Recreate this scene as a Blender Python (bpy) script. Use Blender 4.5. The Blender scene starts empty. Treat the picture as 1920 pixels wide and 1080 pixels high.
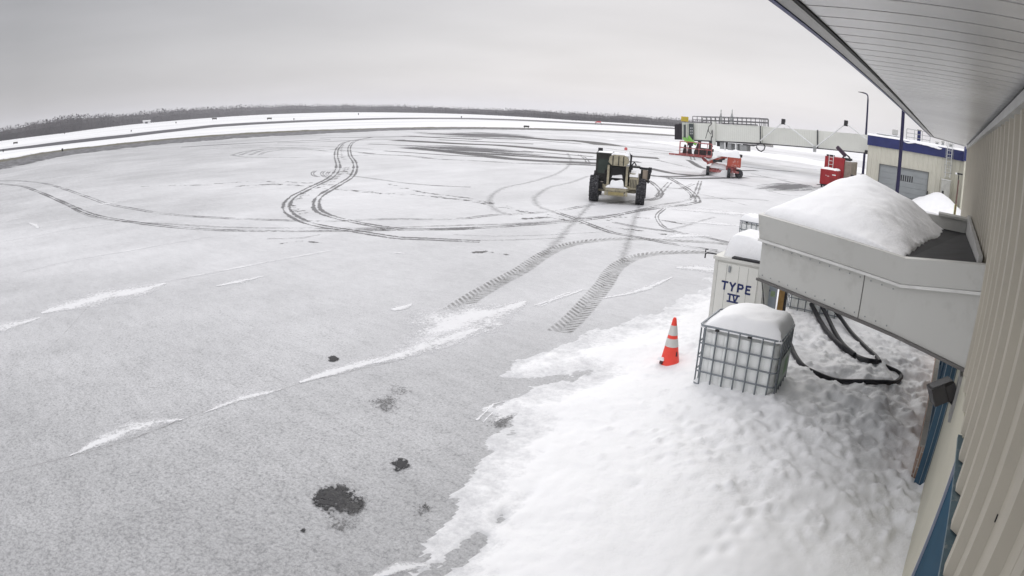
import bpy, math, random
import numpy as np
from mathutils import Vector, Matrix
rnd = random.Random(7)
np.random.seed(7)
sc = bpy.context.scene
R = math.radians

# ------------------------------------------------------------------ camera
# World: X points at the terminal wall, Y runs along it, Z up. Camera 4 m above the apron, wide lens.
CAM_H = 4.0
F, K, PITCH, ROLL, AZ = 1255.5, -0.0535, 0.2646, 0.0404, 0.661
_u = np.array([np.sin(ROLL)*np.cos(PITCH), np.cos(ROLL)*np.cos(PITCH), -np.sin(PITCH)])
_fw = np.array([0, 0, 1.]) + _u*np.sin(PITCH); _fw /= np.linalg.norm(_fw)
_rt = -np.cross(_fw, _u)
if _rt[0] < 0: _rt = -_rt
M = np.array([-np.sin(AZ)*_fw + np.cos(AZ)*_rt, np.cos(AZ)*_fw + np.sin(AZ)*_rt, _u])
cd = bpy.data.cameras.new("camera"); cam = bpy.data.objects.new("camera", cd)
sc.collection.objects.link(cam); sc.camera = cam
cx, cy, cz = M[:, 0], M[:, 1], -M[:, 2]
cam.matrix_world = Matrix(((cx[0], cy[0], cz[0], 0), (cx[1], cy[1], cz[1], 0), (cx[2], cy[2], cz[2], CAM_H), (0, 0, 0, 1)))
cd.type = 'PANO'
cd.sensor_width = 36; cd.sensor_fit = 'HORIZONTAL'
cd.clip_start = 0.02; cd.clip_end = 6000
_t = np.linspace(0, 1.05, 200); _r = F*(_t + K*_t**3)*36/1920
_A = np.stack([_r, _r**2, _r**3, _r**4], 1); _k = np.linalg.lstsq(_A, _t, rcond=None)[0]
tgt = cd if hasattr(cd, 'panorama_type') else cd.cycles
tgt.panorama_type = 'FISHEYE_LENS_POLYNOMIAL'
tgt.fisheye_fov = math.pi
tgt.fisheye_polynomial_k0 = 0
for i in range(4): setattr(tgt, 'fisheye_polynomial_k%d' % (i+1), -float(_k[i]))

# ------------------------------------------------------------------ world and sun
SUN_EL, SUN_AZ = R(38), R(-25)          # azimuth measured from +Y towards +X
w = bpy.data.worlds.new("World"); sc.world = w; w.use_nodes = True
nt = w.node_tree; nt.nodes.clear()
def N(tree, typ, **kw):
    n = tree.nodes.new(typ)
    for k, v in kw.items(): setattr(n, k, v)
    return n
out = N(nt, 'ShaderNodeOutputWorld'); bg = N(nt, 'ShaderNodeBackground'); bg.inputs[1].default_value = 0.1
sky = N(nt, 'ShaderNodeTexSky'); sky.sky_type = 'NISHITA'; sky.sun_disc = False
sky.sun_elevation = SUN_EL; sky.sun_rotation = SUN_AZ; sky.dust_density = 3
tc = N(nt, 'ShaderNodeTexCoord'); sep = N(nt, 'ShaderNodeSeparateXYZ'); nt.links.new(tc.outputs['Generated'], sep.inputs[0])
ramp = N(nt, 'ShaderNodeValToRGB'); nt.links.new(sep.outputs[2], ramp.inputs[0])
cr = ramp.color_ramp
stops = [(0.0, 0.57), (0.03, 0.59), (0.12, 0.54), (0.26, 0.45), (0.42, 0.55), (0.7, 0.95), (1.0, 1.1)]
cr.elements[0].position = 0; cr.elements[1].position = 1
for p, v in stops[1:-1]: cr.elements.new(p)
for e, (p, v) in zip(cr.elements, stops): e.position = p; e.color = (v*.995, v*0.985, v*1.015, 1)
mp = N(nt, 'ShaderNodeMapping'); mp.inputs['Scale'].default_value = (1.3, 1.3, 9)
nz = N(nt, 'ShaderNodeTexNoise'); nz.inputs['Scale'].default_value = 1.6; nz.inputs['Detail'].default_value = 5
nt.links.new(tc.outputs['Generated'], mp.inputs[0]); nt.links.new(mp.outputs[0], nz.inputs[0])
mr = N(nt, 'ShaderNodeMapRange'); mr.inputs[1].default_value = .3; mr.inputs[2].default_value = .7
mr.inputs[3].default_value = 9.1; mr.inputs[4].default_value = 10.7; nt.links.new(nz.outputs[0], mr.inputs[0])
# brighter cloud round the hidden sun
vd = N(nt, 'ShaderNodeVectorMath', operation='DOT_PRODUCT'); nt.links.new(tc.outputs['Generated'], vd.inputs[0])
vd.inputs[1].default_value = (math.sin(R(-22)), math.cos(R(-22)), 0.12)
mr2 = N(nt, 'ShaderNodeMapRange'); mr2.inputs[1].default_value = -1; mr2.inputs[2].default_value = 1
nt.links.new(vd.outputs['Value'], mr2.inputs[0])
rp = N(nt, 'ShaderNodeValToRGB'); nt.links.new(mr2.outputs[0], rp.inputs[0])
st2 = [(0., 1.75), (.45, 1.35), (.64, .80), (.76, .72), (.88, .93), (1., 1.22)]      # thin cloud behind the camera and round the hidden sun
for p, v in st2[1:-1]: rp.color_ramp.elements.new(p)
for e_, (p, v) in zip(rp.color_ramp.elements, st2): e_.position = p; e_.color = (v, v, v, 1)
m0 = N(nt, 'ShaderNodeMath', operation='MULTIPLY'); nt.links.new(mr.outputs[0], m0.inputs[0]); nt.links.new(rp.outputs[0], m0.inputs[1])
vm = N(nt, 'ShaderNodeVectorMath', operation='SCALE'); nt.links.new(ramp.outputs[0], vm.inputs[0]); nt.links.new(m0.outputs[0], vm.inputs['Scale'])
mx = N(nt, 'ShaderNodeMixRGB'); mx.inputs[0].default_value = 0.93
nt.links.new(sky.outputs[0], mx.inputs[1]); nt.links.new(vm.outputs[0], mx.inputs[2])
nt.links.new(mx.outputs[0], bg.inputs[0]); nt.links.new(bg.outputs[0], out.inputs[0])
sl = bpy.data.lights.new("sun", 'SUN'); sl.energy = 1.0; sl.angle = R(50); sl.color = (1, .97, .93)
so = bpy.data.objects.new("sun", sl); sc.collection.objects.link(so)
sd = Vector((math.sin(SUN_AZ)*math.cos(SUN_EL), math.cos(SUN_AZ)*math.cos(SUN_EL), math.sin(SUN_EL)))
so.rotation_euler = sd.to_track_quat('Z', 'Y').to_euler()
sc.view_settings.view_transform = 'Standard'; sc.view_settings.look = 'None'
sc.view_settings.exposure = 0.17; sc.view_settings.gamma = 1
sc.cycles.transparent_max_bounces = 24
sc.cycles.max_bounces = 8
sc.cycles.volume_bounces = 1

# ------------------------------------------------------------------ lens geometry helpers
def ray(x, y):
    d = np.array([x-960, y-540.]); r = float(np.hypot(*d)); t = r/F
    for _ in range(20): t -= (F*(t+K*t**3)-r)/(F*(1+3*K*t*t))
    s = math.sin(t)/max(r, 1e-9)
    return M @ np.array([d[0]*s, -d[1]*s, math.cos(t)])
def onz(x, y, z=0.):
    d = ray(x, y); s = (z-CAM_H)/d[2]; return (d[0]*s, d[1]*s, z)
def ony(x, y, Y):
    d = ray(x, y); s = Y/d[1]; return (d[0]*s, Y, CAM_H+d[2]*s)
def atR(x, y, Rr):
    d = ray(x, y); s = Rr/math.hypot(d[0], d[1]); return (d[0]*s, d[1]*s, CAM_H+d[2]*s)

# ------------------------------------------------------------------ materials
MATS = {}
def mth(t, op, a, b=None, clamp=False):
    n = N(t, 'ShaderNodeMath', operation=op); n.use_clamp = clamp
    for i, v in enumerate((a, b)):
        if v is None: continue
        if isinstance(v, (int, float)): n.inputs[i].default_value = v
        else: t.links.new(v, n.inputs[i])
    return n.outputs[0]
def noise(t, scale, detail=4, rough=.55, vec=None, stretch=None):
    n = N(t, 'ShaderNodeTexNoise'); n.inputs['Scale'].default_value = scale
    n.inputs['Detail'].default_value = detail; n.inputs['Roughness'].default_value = rough
    if vec is None: vec = N(t, 'ShaderNodeNewGeometry').outputs['Position']
    if stretch:
        m = N(t, 'ShaderNodeMapping'); m.inputs['Scale'].default_value = stretch; t.links.new(vec, m.inputs[0]); vec = m.outputs[0]
    t.links.new(vec, n.inputs[0]); return n.outputs[0]
def rng(t, v, a, b, c=0., d=1.):
    n = N(t, 'ShaderNodeMapRange'); t.links.new(v, n.inputs[0])
    for i, q in enumerate((a, b, c, d)): n.inputs[i+1].default_value = q
    return n.outputs[0]
def mixc(t, f, a, b):
    n = N(t, 'ShaderNodeMixRGB')
    if isinstance(f, (int, float)): n.inputs[0].default_value = f
    else: t.links.new(f, n.inputs[0])
    for i, c in ((1, a), (2, b)):
        if isinstance(c, tuple): n.inputs[i].default_value = (*c, 1)
        else: t.links.new(c, n.inputs[i])
    return n.outputs[0]
def bump(t, h, strength, dist, b):
    n = N(t, 'ShaderNodeBump'); n.inputs['Strength'].default_value = strength; n.inputs['Distance'].default_value = dist
    t.links.new(h, n.inputs['Height']); t.links.new(n.outputs[0], b.inputs['Normal'])
def base(name):
    m = bpy.data.materials.new(name); m.use_nodes = True
    t = m.node_tree; b = t.nodes['Principled BSDF']; b.inputs['Specular IOR Level'].default_value = .3
    MATS[name] = m; return m, t, b
def mat(name, col, rough=.6, metal=0., var=.12, scale=3., bmp=0., dirt=None):
    if name in MATS: return MATS[name]
    m, t, b = base(name)
    f = rng(t, noise(t, scale, 6), .3, .7)
    c = mixc(t, f, tuple(x*(1-var) for x in col), tuple(min(1, x*(1+var)) for x in col))
    if dirt:
        g = rng(t, noise(t, scale*2.3, 8, .7), .52, .68, 0, dirt[1]); c = mixc(t, g, c, dirt[0])
    t.links.new(c, b.inputs['Base Color'])
    b.inputs['Roughness'].default_value = rough; b.inputs['Metallic'].default_value = metal
    if bmp: bump(t, noise(t, scale*8, 4), bmp, .01, b)
    return m
def snow_mat(name, col=(.86, .87, .885), lump=8., strength=.35):
    m, t, b = base(name)
    f = rng(t, noise(t, 1.2, 5), .35, .7)
    c = mixc(t, f, tuple(x*.955 for x in col), col)
    t.links.new(c, b.inputs['Base Color']); b.inputs['Roughness'].default_value = .9
    b.inputs['Specular IOR Level'].default_value = .1
    h = mth(t, 'ADD', mth(t, 'MULTIPLY', noise(t, lump, 6, .6), rng(t, noise(t, .45, 3), .42, .62, .12, 1.)), mth(t, 'MULTIPLY', noise(t, lump*9, 3), .05))
    if name == 'snow_trodden':      # where the bank thins out to a film, grains of the dark apron show through
        z = N(t, 'ShaderNodeSeparateXYZ'); t.links.new(N(t, 'ShaderNodeNewGeometry').outputs['Position'], z.inputs[0])
        g = mth(t, 'ADD', mth(t, 'MULTIPLY', z.outputs[2], 15.), mth(t, 'MULTIPLY', mth(t, 'SUBTRACT', mth(t, 'ADD', mth(t, 'MULTIPLY', noise(t, 14., 6, .8), .5), mth(t, 'MULTIPLY', noise(t, 3., 5, .7), .5)), .42), 3.6), True)
        c = mixc(t, g, (.56, .565, .58), c); t.links.new(c, b.inputs['Base Color'])
    bump(t, h, strength, .05, b)
    return m
SNOW = snow_mat('snow', (.89, .895, .905)); SNOWCAP = snow_mat('snow_cap', (.91, .915, .925), 9., .3)
SNOWROUGH = snow_mat('snow_trodden', (.89, .895, .905), 11., .42)

def apron_mat():
    m, t, b = base('thin_snow_on_asphalt')
    pos = N(t, 'ShaderNodeNewGeometry').outputs['Position']
    sx = N(t, 'ShaderNodeSeparateXYZ'); t.links.new(pos, sx.inputs[0])
    # cover: how much snow film lies on the asphalt
    big = rng(t, noise(t, .09, 4, .5), .3, .7, -.15, .15)
    mid = rng(t, noise(t, .55, 5, .6, None, (1, .5, 1)), .3, .7, -.085, .085)
    dist = N(t, 'ShaderNodeVectorMath', operation='LENGTH')
    sub = N(t, 'ShaderNodeVectorMath', operation='SUBTRACT'); t.links.new(pos, sub.inputs[0]); sub.inputs[1].default_value = (-4.2, 1.2, 0)
    t.links.new(sub.outputs[0], dist.inputs[0])
    near = rng(t, dist.outputs['Value'], 1., 17., .24, 0.)
    west = rng(t, mth(t, 'SUBTRACT', mth(t, 'MULTIPLY', sx.outputs[0], -1), mth(t, 'MULTIPLY', sx.outputs[1], .9)), 0, 42, 0, .20)
    thin = mth(t, 'ADD', mth(t, 'ADD', near, west), rng(t, noise(t, 2.4, 5, .7, None, (.6, 1.4, 1)), .35, .68, -.04, .05))
    cover = mth(t, 'SUBTRACT', mth(t, 'ADD', mth(t, 'ADD', big, mid), .70), thin)
    film = mixc(t, cover, (.15, .153, .157), (.83, .835, .855))
    sp = noise(t, 20., 6, .8)
    thr = mth(t, 'ADD', mth(t, 'MULTIPLY', thin, .62), .37)
    spk = mth(t, 'MULTIPLY', mth(t, 'SUBTRACT', thr, sp), 8., True)
    film = mixc(t, mth(t, 'MULTIPLY', spk, .8), film, (.16, .163, .165))
    sp2 = rng(t, noise(t, 34., 4, .8), .38, .62, 0., 1.)
    film = mixc(t, mth(t, 'MULTIPLY', sp2, mth(t, 'ADD', mth(t, 'MULTIPLY', near, 2.4), .16)), film, (.23, .235, .24))
    sp3 = rng(t, noise(t, 7., 6, .75), .35, .65, 0., .16)
    film = mixc(t, sp3, film, (.9, .9, .91))
    # beyond the apron edge lies a deep white field
    wob = mth(t, 'MULTIPLY', noise(t, .05, 4), 8)
    fld = mth(t, 'MULTIPLY', mth(t, 'SUBTRACT', mth(t, 'MULTIPLY', sx.outputs[0], -1), mth(t, 'ADD', wob, 93)), .5, True)
    fld2 = mth(t, 'MULTIPLY', mth(t, 'SUBTRACT', sx.outputs[1], 150), .05, True)
    fld = mth(t, 'MAXIMUM', fld, fld2)
    fcol = mixc(t, rng(t, noise(t, .02, 5, .6, None, (3, .6, 1)), .35, .65), (.68, .69, .70), (.87, .875, .885))
    c = mixc(t, fld, film, fcol)
    t.links.new(c, b.inputs['Base Color']); b.inputs['Roughness'].default_value = .75
    bump(t, mth(t, 'ADD', sp, noise(t, 3., 4)), .35, .012, b)
    return m
APRON = apron_mat()

def decal(name, dark, style, strength=.8, light=False):
    """thin surface mark on the ground: mask from the strip's own u,v"""
    m, t, b = base(name)
    uv = N(t, 'ShaderNodeUVMap').outputs[0]; s = N(t, 'ShaderNodeSeparateXYZ'); t.links.new(uv, s.inputs[0])
    u, v = s.outputs[0], s.outputs[1]
    av = mth(t, 'ABSOLUTE', v)
    fall = mth(t, 'SUBTRACT', 1., av)
    n1 = noise(t, 5., 6, .7); n2 = noise(t, 22., 4, .7); n0 = noise(t, .55, 4, .6)
    if style == 'rut':
        tw = mth(t, 'SUBTRACT', 1., mth(t, 'MULTIPLY', mth(t, 'ABSOLUTE', mth(t, 'SUBTRACT', av, .5)), 2.4))
        k = mth(t, 'ADD', mth(t, 'MULTIPLY', tw, 1.1), mth(t, 'MULTIPLY', mth(t, 'SUBTRACT', n1, .5), 2.8))
        k = mth(t, 'ADD', k, mth(t, 'MULTIPLY', mth(t, 'SUBTRACT', n0, .5), 3.2))
        f = mth(t, 'MULTIPLY', mth(t, 'SUBTRACT', k, .30), 2.4, True)
    elif style == 'faint':
        k = mth(t, 'ADD', mth(t, 'MULTIPLY', fall, .9), mth(t, 'MULTIPLY', mth(t, 'SUBTRACT', n1, .5), 2.6))
        f = mth(t, 'MULTIPLY', mth(t, 'SUBTRACT', k, .30), 1.1, True)
    elif style == 'broken':
        n3 = noise(t, 1.6, 5, .75)
        k = mth(t, 'ADD', mth(t, 'MULTIPLY', fall, .8), mth(t, 'MULTIPLY', mth(t, 'SUBTRACT', n3, .5), 5.))
        f = mth(t, 'MULTIPLY', mth(t, 'SUBTRACT', k, .75), 3., True)
    elif style == 'tread':       # slanted lugs meeting at the centre line, bare middle
        ph = mth(t, 'ADD', mth(t, 'MULTIPLY', u, 5.2), mth(t, 'MULTIPLY', av, -1.5))
        ph = mth(t, 'ADD', ph, mth(t, 'MULTIPLY', mth(t, 'GREATER_THAN', v, 0.), .5))
        fr = mth(t, 'FRACT', ph)
        lug = mth(t, 'MULTIPLY', mth(t, 'SUBTRACT', .36, mth(t, 'ABSOLUTE', mth(t, 'SUBTRACT', fr, .5))), 7., True)
        edge = mth(t, 'MULTIPLY', fall, 6., True)
        k = mth(t, 'MULTIPLY', lug, edge)
        wear = mth(t, 'MULTIPLY', rng(t, n1, .32, .62, .1, 1.), rng(t, noise(t, 1.1, 4), .3, .55, .45, 1.))
        scf = mth(t, 'MULTIPLY', mth(t, 'MULTIPLY', mth(t, 'SUBTRACT', mth(t, 'ADD', fall, n1), .9), 1.3, True), .28)
        f = mth(t, 'MAXIMUM', mth(t, 'MULTIPLY', k, wear), scf)
    elif style == 'far':
        n3 = noise(t, 1., 5, .6, uv, (.02, 2., 1))
        f = mth(t, 'MULTIPLY', mth(t, 'ADD', mth(t, 'MULTIPLY', fall, 3.), mth(t, 'MULTIPLY', mth(t, 'SUBTRACT', n3, .45), 3.)), 2., True)
    elif style == 'streak':
        n3 = noise(t, 1., 6, .65, uv, (.05, 3., 1))
        k = mth(t, 'ADD', mth(t, 'MULTIPLY', fall, 1.6), mth(t, 'MULTIPLY', mth(t, 'SUBTRACT', n3, .5), 4.))
        k = mth(t, 'ADD', k, mth(t, 'MULTIPLY', mth(t, 'SUBTRACT', n1, .5), .8))
        f = mth(t, 'MULTIPLY', mth(t, 'SUBTRACT', k, .05), 2.2, True)
    elif style == 'drift':
        n3 = mth(t, 'ADD', mth(t, 'MULTIPLY', noise(t, 2.2, 7, .75, None, (1, .6, 1)), .5), mth(t, 'MULTIPLY', noise(t, 13., 6, .8), .5))
        k = mth(t, 'ADD', mth(t, 'MULTIPLY', fall, 1.7), mth(t, 'MULTIPLY', mth(t, 'SUBTRACT', n3, .5), 6.5))
        f = mth(t, 'MULTIPLY', mth(t, 'SUBTRACT', k, .30), .95, True)
        f = mth(t, 'MULTIPLY', f, mth(t, 'MULTIPLY', fall, 3., True))
    elif style in ('blob', 'sparse', 'area', 'bare'):
        au = mth(t, 'ABSOLUTE', mth(t, 'SUBTRACT', mth(t, 'MULTIPLY', u, 2.), 1.))
        rad = mth(t, 'SQRT', mth(t, 'ADD', mth(t, 'MULTIPLY', au, au), mth(t, 'MULTIPLY', av, av)))
        if style == 'area':
            n3 = mth(t, 'ADD', mth(t, 'MULTIPLY', noise(t, 1., 7, .7, uv, (2.2, 3.6, 1)), .72), mth(t, 'MULTIPLY', noise(t, 9., 5, .7), .28))
            k = mth(t, 'ADD', mth(t, 'SUBTRACT', .78, rad), mth(t, 'MULTIPLY', mth(t, 'SUBTRACT', n3, .5), 4.))
            f = mth(t, 'MULTIPLY', k, 2., True); f = mth(t, 'MULTIPLY', f, mth(t, 'MULTIPLY', mth(t, 'SUBTRACT', 1., rad), 6., True))
        else:
            n3 = noise(t, 30. if style == 'sparse' else 14., 7, .8)
            a, g, sh = (.80, 3.8, 4.) if style == 'bare' else ((.62, 3.2, 2.) if style == 'blob' else (.30, 5.4, 4.))
            k = mth(t, 'ADD', mth(t, 'SUBTRACT', a, rad), mth(t, 'MULTIPLY', mth(t, 'SUBTRACT', n3, .5), g))
            k = mth(t, 'ADD', k, mth(t, 'MULTIPLY', mth(t, 'SUBTRACT', noise(t, 3.2, 3), .5), 2.6))
            f = mth(t, 'MULTIPLY', k, sh, True)
            f = mth(t, 'MULTIPLY', f, mth(t, 'MULTIPLY', mth(t, 'SUBTRACT', 1., rad), 6., True))
    f = mth(t, 'MULTIPLY', f, strength)
    c = mixc(t, rng(t, n2, .35, .7), tuple(x*.75 for x in dark), tuple(min(.9, x*1.25) for x in dark)) if not light else mixc(t, n2, tuple(x*.93 for x in dark), dark)
    t.links.new(c, b.inputs['Base Color']); b.inputs['Roughness'].default_value = .7
    t.links.new(f, b.inputs['Alpha'])
    if style in ('tread', 'rut', 'bare', 'broken') and not light: bump(t, mth(t, 'MULTIPLY', f, -1.), .8, .03, b)
    if style == 'drift': bump(t, mth(t, 'ADD', f, noise(t, 12., 4)), .6, .02, b)
    return m

# ------------------------------------------------------------------ mesh builder
class MB:
    def __init__(s): s.v = []; s.f = []; s.uv = None; s.xf = None
    def P(s, p):
        s.v.append(tuple(s.xf @ Vector(p)) if s.xf is not None else tuple(p)); return len(s.v)-1
    def box(s, x0, x1, y0, y1, z0, z1):
        i = [s.P(p) for p in ((x0,y0,z0),(x1,y0,z0),(x1,y1,z0),(x0,y1,z0),(x0,y0,z1),(x1,y0,z1),(x1,y1,z1),(x0,y1,z1))]
        for q in ((0,3,2,1),(4,5,6,7),(0,1,5,4),(1,2,6,5),(2,3,7,6),(3,0,4,7)): s.f.append([i[k] for k in q])
        return s
    def prism(s, poly, z0, z1):
        n = len(poly); a = [s.P((x, y, z0)) for x, y in poly]; b = [s.P((x, y, z1)) for x, y in poly]
        s.f.append(a[::-1]); s.f.append(b)
        for k in range(n): s.f.append([a[k], a[(k+1) % n], b[(k+1) % n], b[k]])
        return s
    def hull2(s, A, B):            # loft between two equally long rings of 3-D points
        a = [s.P(p) for p in A]; b = [s.P(p) for p in B]; n = len(a)
        s.f.append(a[::-1]); s.f.append(b)
        for k in range(n): s.f.append([a[k], a[(k+1) % n], b[(k+1) % n], b[k]])
        return s
    def rbox(s, x0, x1, y0, y1, z0, z1, r=.05, n=3, top=True):   # rounded in plan, chamfered at the rims
        def ring(d, z):
            pts = []
            for cxx, cyy, a0 in ((x1-r, y1-r, 0), (x0+r, y1-r, 90), (x0+r, y0+r, 180), (x1-r, y0+r, 270)):
                for k in range(n+1):
                    a = R(a0+90*k/n); pts.append(s.P((cxx+(r-d)*math.cos(a), cyy+(r-d)*math.sin(a), z)))
            return pts
        h = r*.5
        rs = [ring(h, z0), ring(0, z0+h), ring(0, z1-h), ring(h, z1)]
        m = len(rs[0])
        for a, b in zip(rs, rs[1:]):
            for k in range(m): s.f.append([a[k], a[(k+1) % m], b[(k+1) % m], b[k]])
        s.f.append(rs[0][::-1]); s.f.append(rs[-1]); return s
    def cyl(s, p0, p1, r0, r1=None, n=12):
        return s.tube([p0, p1], [r0, r0 if r1 is None else r1], n)
    def tube(s, pts, r, n=8, closed=False):
        pts = [Vector(p) for p in pts]; rr = r if isinstance(r, (list, tuple)) else [r]*len(pts)
        rings = []; up = None
        for k, p in enumerate(pts):
            if closed: d = pts[(k+1) % len(pts)]-pts[k-1]
            else: d = pts[min(k+1, len(pts)-1)]-pts[max(k-1, 0)]
            d.normalize()
            if up is None:
                up = Vector((0, 0, 1)) if abs(d.z) < .9 else Vector((1, 0, 0))
            a = d.cross(up)
            if a.length < 1e-4: a = d.cross(Vector((1, .3, 0)))
            a.normalize(); b = a.cross(d); up = b
            rings.append([s.P(p+(a*math.cos(2*math.pi*j/n)+b*math.sin(2*math.pi*j/n))*rr[k]) for j in range(n)])
        prs = list(zip(rings, rings[1:])) + ([(rings[-1], rings[0])] if closed else [])
        for A, B in prs:
            for j in range(n): s.f.append([A[j], A[(j+1) % n], B[(j+1) % n], B[j]])
        if not closed: s.f.append(rings[0][::-1]); s.f.append(rings[-1])
        return s
    def lathe(s, prof, c, axis='z', n=24):
        rings = []
        for r, h in prof:
            ring = []
            for j in range(n):
                a = 2*math.pi*j/n
                if axis == 'z': p = (c[0]+r*math.cos(a), c[1]+r*math.sin(a), c[2]+h)
                else: p = (c[0]+h, c[1]+r*math.cos(a), c[2]+r*math.sin(a))
                ring.append(s.P(p))
            rings.append(ring)
        for A, B in zip(rings, rings[1:]):
            for j in range(n): s.f.append([A[j], A[(j+1) % n], B[(j+1) % n], B[j]])
        s.f.append(rings[0][::-1]); s.f.append(rings[-1]); return s
    def build(s, name, m, parent=None, smooth=False, label=None):
        me = bpy.data.meshes.new(name); me.from_pydata(s.v, [], s.f); me.update()
        if s.uv is not None:
            l = me.uv_layers.new(name='UVMap'); k = 0
            for p in me.polygons:
                for li, vi in zip(p.loop_indices, p.vertices): l.data[li].uv = s.uv[vi]
        me.materials.append(m)
        if smooth:
            for p in me.polygons: p.use_smooth = True
            try: me.set_sharp_from_angle(angle=R(40))
            except Exception: pass
        o = bpy.data.objects.new(name, me); sc.collection.objects.link(o)
        if parent is not None: o.parent = parent
        if label: o['label'] = label
        return o
def tag(o, label, cat, group=None, kind=None):
    o['label'] = label; o['category'] = cat
    if group: o['group'] = group
    if kind: o['kind'] = kind
    return o
def thing(name, label, cat, loc=(0, 0, 0), rz=0, group=None):
    o = bpy.data.objects.new(name, None); o.empty_display_size = .2; sc.collection.objects.link(o)
    o.location = loc; o.rotation_euler = (0, 0, rz); return tag(o, label, cat, group)
def copy_tree(o, parent=None):
    c = o.copy(); sc.collection.objects.link(c)
    if parent is not None: c.parent = parent
    for ch in list(o.children): copy_tree(ch, c)
    return c
def struct(o): o['kind'] = 'structure'; return o

# value noise in numpy
_G = np.random.rand(512, 512)
def vnoise(x, y, s):
    x = np.asarray(x)*s+77.3; y = np.asarray(y)*s+31.7
    i = np.floor(x).astype(int); j = np.floor(y).astype(int); a = x-i; b = y-j
    a = a*a*(3-2*a); b = b*b*(3-2*b); i %= 511; j %= 511
    return (_G[i, j]*(1-a)+_G[i+1, j]*a)*(1-b)+(_G[i, j+1]*(1-a)+_G[i+1, j+1]*a)*b
def fbm(x, y, s, o=4, g=.5):
    r = 0; A = 1; n = 0
    for k in range(o): r = r+A*vnoise(np.asarray(x)+13.1*k, np.asarray(y)-7.7*k, s*2**k); n += A; A *= g
    return r/n-.5
def sstep(a, b, x):
    t = np.clip((x-a)/(b-a), 0, 1); return t*t*(3-2*t)

def sheet(name, xs, ys, Z, m, keep=None, parent=None):
    X, Y = np.meshgrid(xs, ys, indexing='ij'); nx, ny = X.shape
    co = np.stack([X, Y, Z], -1).reshape(-1, 3)
    idx = np.arange(nx*ny).reshape(nx, ny)
    q = np.stack([idx[:-1, :-1], idx[1:, :-1], idx[1:, 1:], idx[:-1, 1:]], -1).reshape(-1, 4)
    if keep is not None:
        kk = keep.reshape(-1); q = q[kk[q].any(1)]
        used = np.zeros(nx*ny, bool); used[q.ravel()] = True; mp_ = np.cumsum(used)-1; co = co[used]; q = mp_[q]
    me = bpy.data.meshes.new(name); me.vertices.add(len(co)); me.vertices.foreach_set('co', co.ravel())
    me.loops.add(q.size); me.loops.foreach_set('vertex_index', q.ravel().astype(np.int32))
    me.polygons.add(len(q)); me.polygons.foreach_set('loop_start', np.arange(0, q.size, 4, dtype=np.int32))
    me.polygons.foreach_set('use_smooth', np.ones(len(q), bool))
    me.update(calc_edges=True); me.validate(); me.materials.append(m)
    o = bpy.data.objects.new(name, me); sc.collection.objects.link(o)
    if parent is not None: o.parent = parent
    return o

# ================================================================== SETTING
g = MB(); S = 3000
g.v = [(-S, -S, 0), (S, -S, 0), (S, S, 0), (-S, S, 0)]; g.f = [[0, 1, 2, 3]]
ground = struct(g.build('ground', APRON))

# ---- snow bank along the terminal (real relief)
EX = [(0., -3.1), (3.2, -3.45), (4.0, -3.66), (5.2, -4.35), (6.1, -4.75), (6.7, -4.9), (7.2, -5.5), (8.0, -5.75), (8.7, -6.0), (10, -5.95),
      (11.5, -5.65), (13.5, -5.5), (15, -5.5), (16.5, -5.7), (18, -5.6), (19.5, -4.6), (22, -3.5), (30, -2.2)]
BP = [onz(x, y)[:2] for x, y in ((780,1080),(825,1035),(868,985),(890,900),(925,850),(930,820),(985,800),(965,778),(918,768),(985,745),(1060,718),(1110,695),(1040,702),(985,706),
      (932,706),(965,682),(1040,656),(1110,630),(1200,607),(1262,572),(1335,543),(1344,520))]+[(-5.75, 17), (-5.2, 19), (-4.2, 21), (-2.6, 29), (4, 29), (4, -4), (-3.0, -4), (-3.1, 0)]
def segd(X, Y, a, b):
    dx, dy = b[0]-a[0], b[1]-a[1]; t = np.clip(((X-a[0])*dx+(Y-a[1])*dy)/(dx*dx+dy*dy+1e-9), 0, 1)
    return np.hypot(X-a[0]-t*dx, Y-a[1]-t*dy)
def polyd(X, Y, P):
    d = np.full(X.shape, 99.); ins = np.zeros(X.shape, bool)
    for a, b in zip(P, P[1:]+P[:1]):
        d = np.minimum(d, segd(X, Y, a, b))
        c = (a[1] > Y) != (b[1] > Y)
        with np.errstate(divide='ignore', invalid='ignore'):
            ins ^= c & (X < (b[0]-a[0])*(Y-a[1])/(b[1]-a[1])+a[0])
    return np.where(ins, d, -d)
TRGH = [onz(x, y)[:2] for x, y in ((1028, 902), (990, 935), (940, 975), (880, 1030), (820, 1085))]
FOOT = []
for (p, q, n) in (((1432, 925), (1335, 1050), 9), ((1290, 790), (1180, 900), 6), ((1400, 800), (1330, 860), 4), ((1500, 780), (1440, 850), 5), ((1600, 790), (1560, 900), 6)):
    a_, b_ = onz(*p, .3), onz(*q, .3)
    for k in range(n):
        t = (k+rnd.uniform(-.15, .15))/(n-1); FOOT.append((a_[0]+(b_[0]-a_[0])*t+(.07 if k % 2 else -.07), a_[1]+(b_[1]-a_[1])*t))
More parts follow.
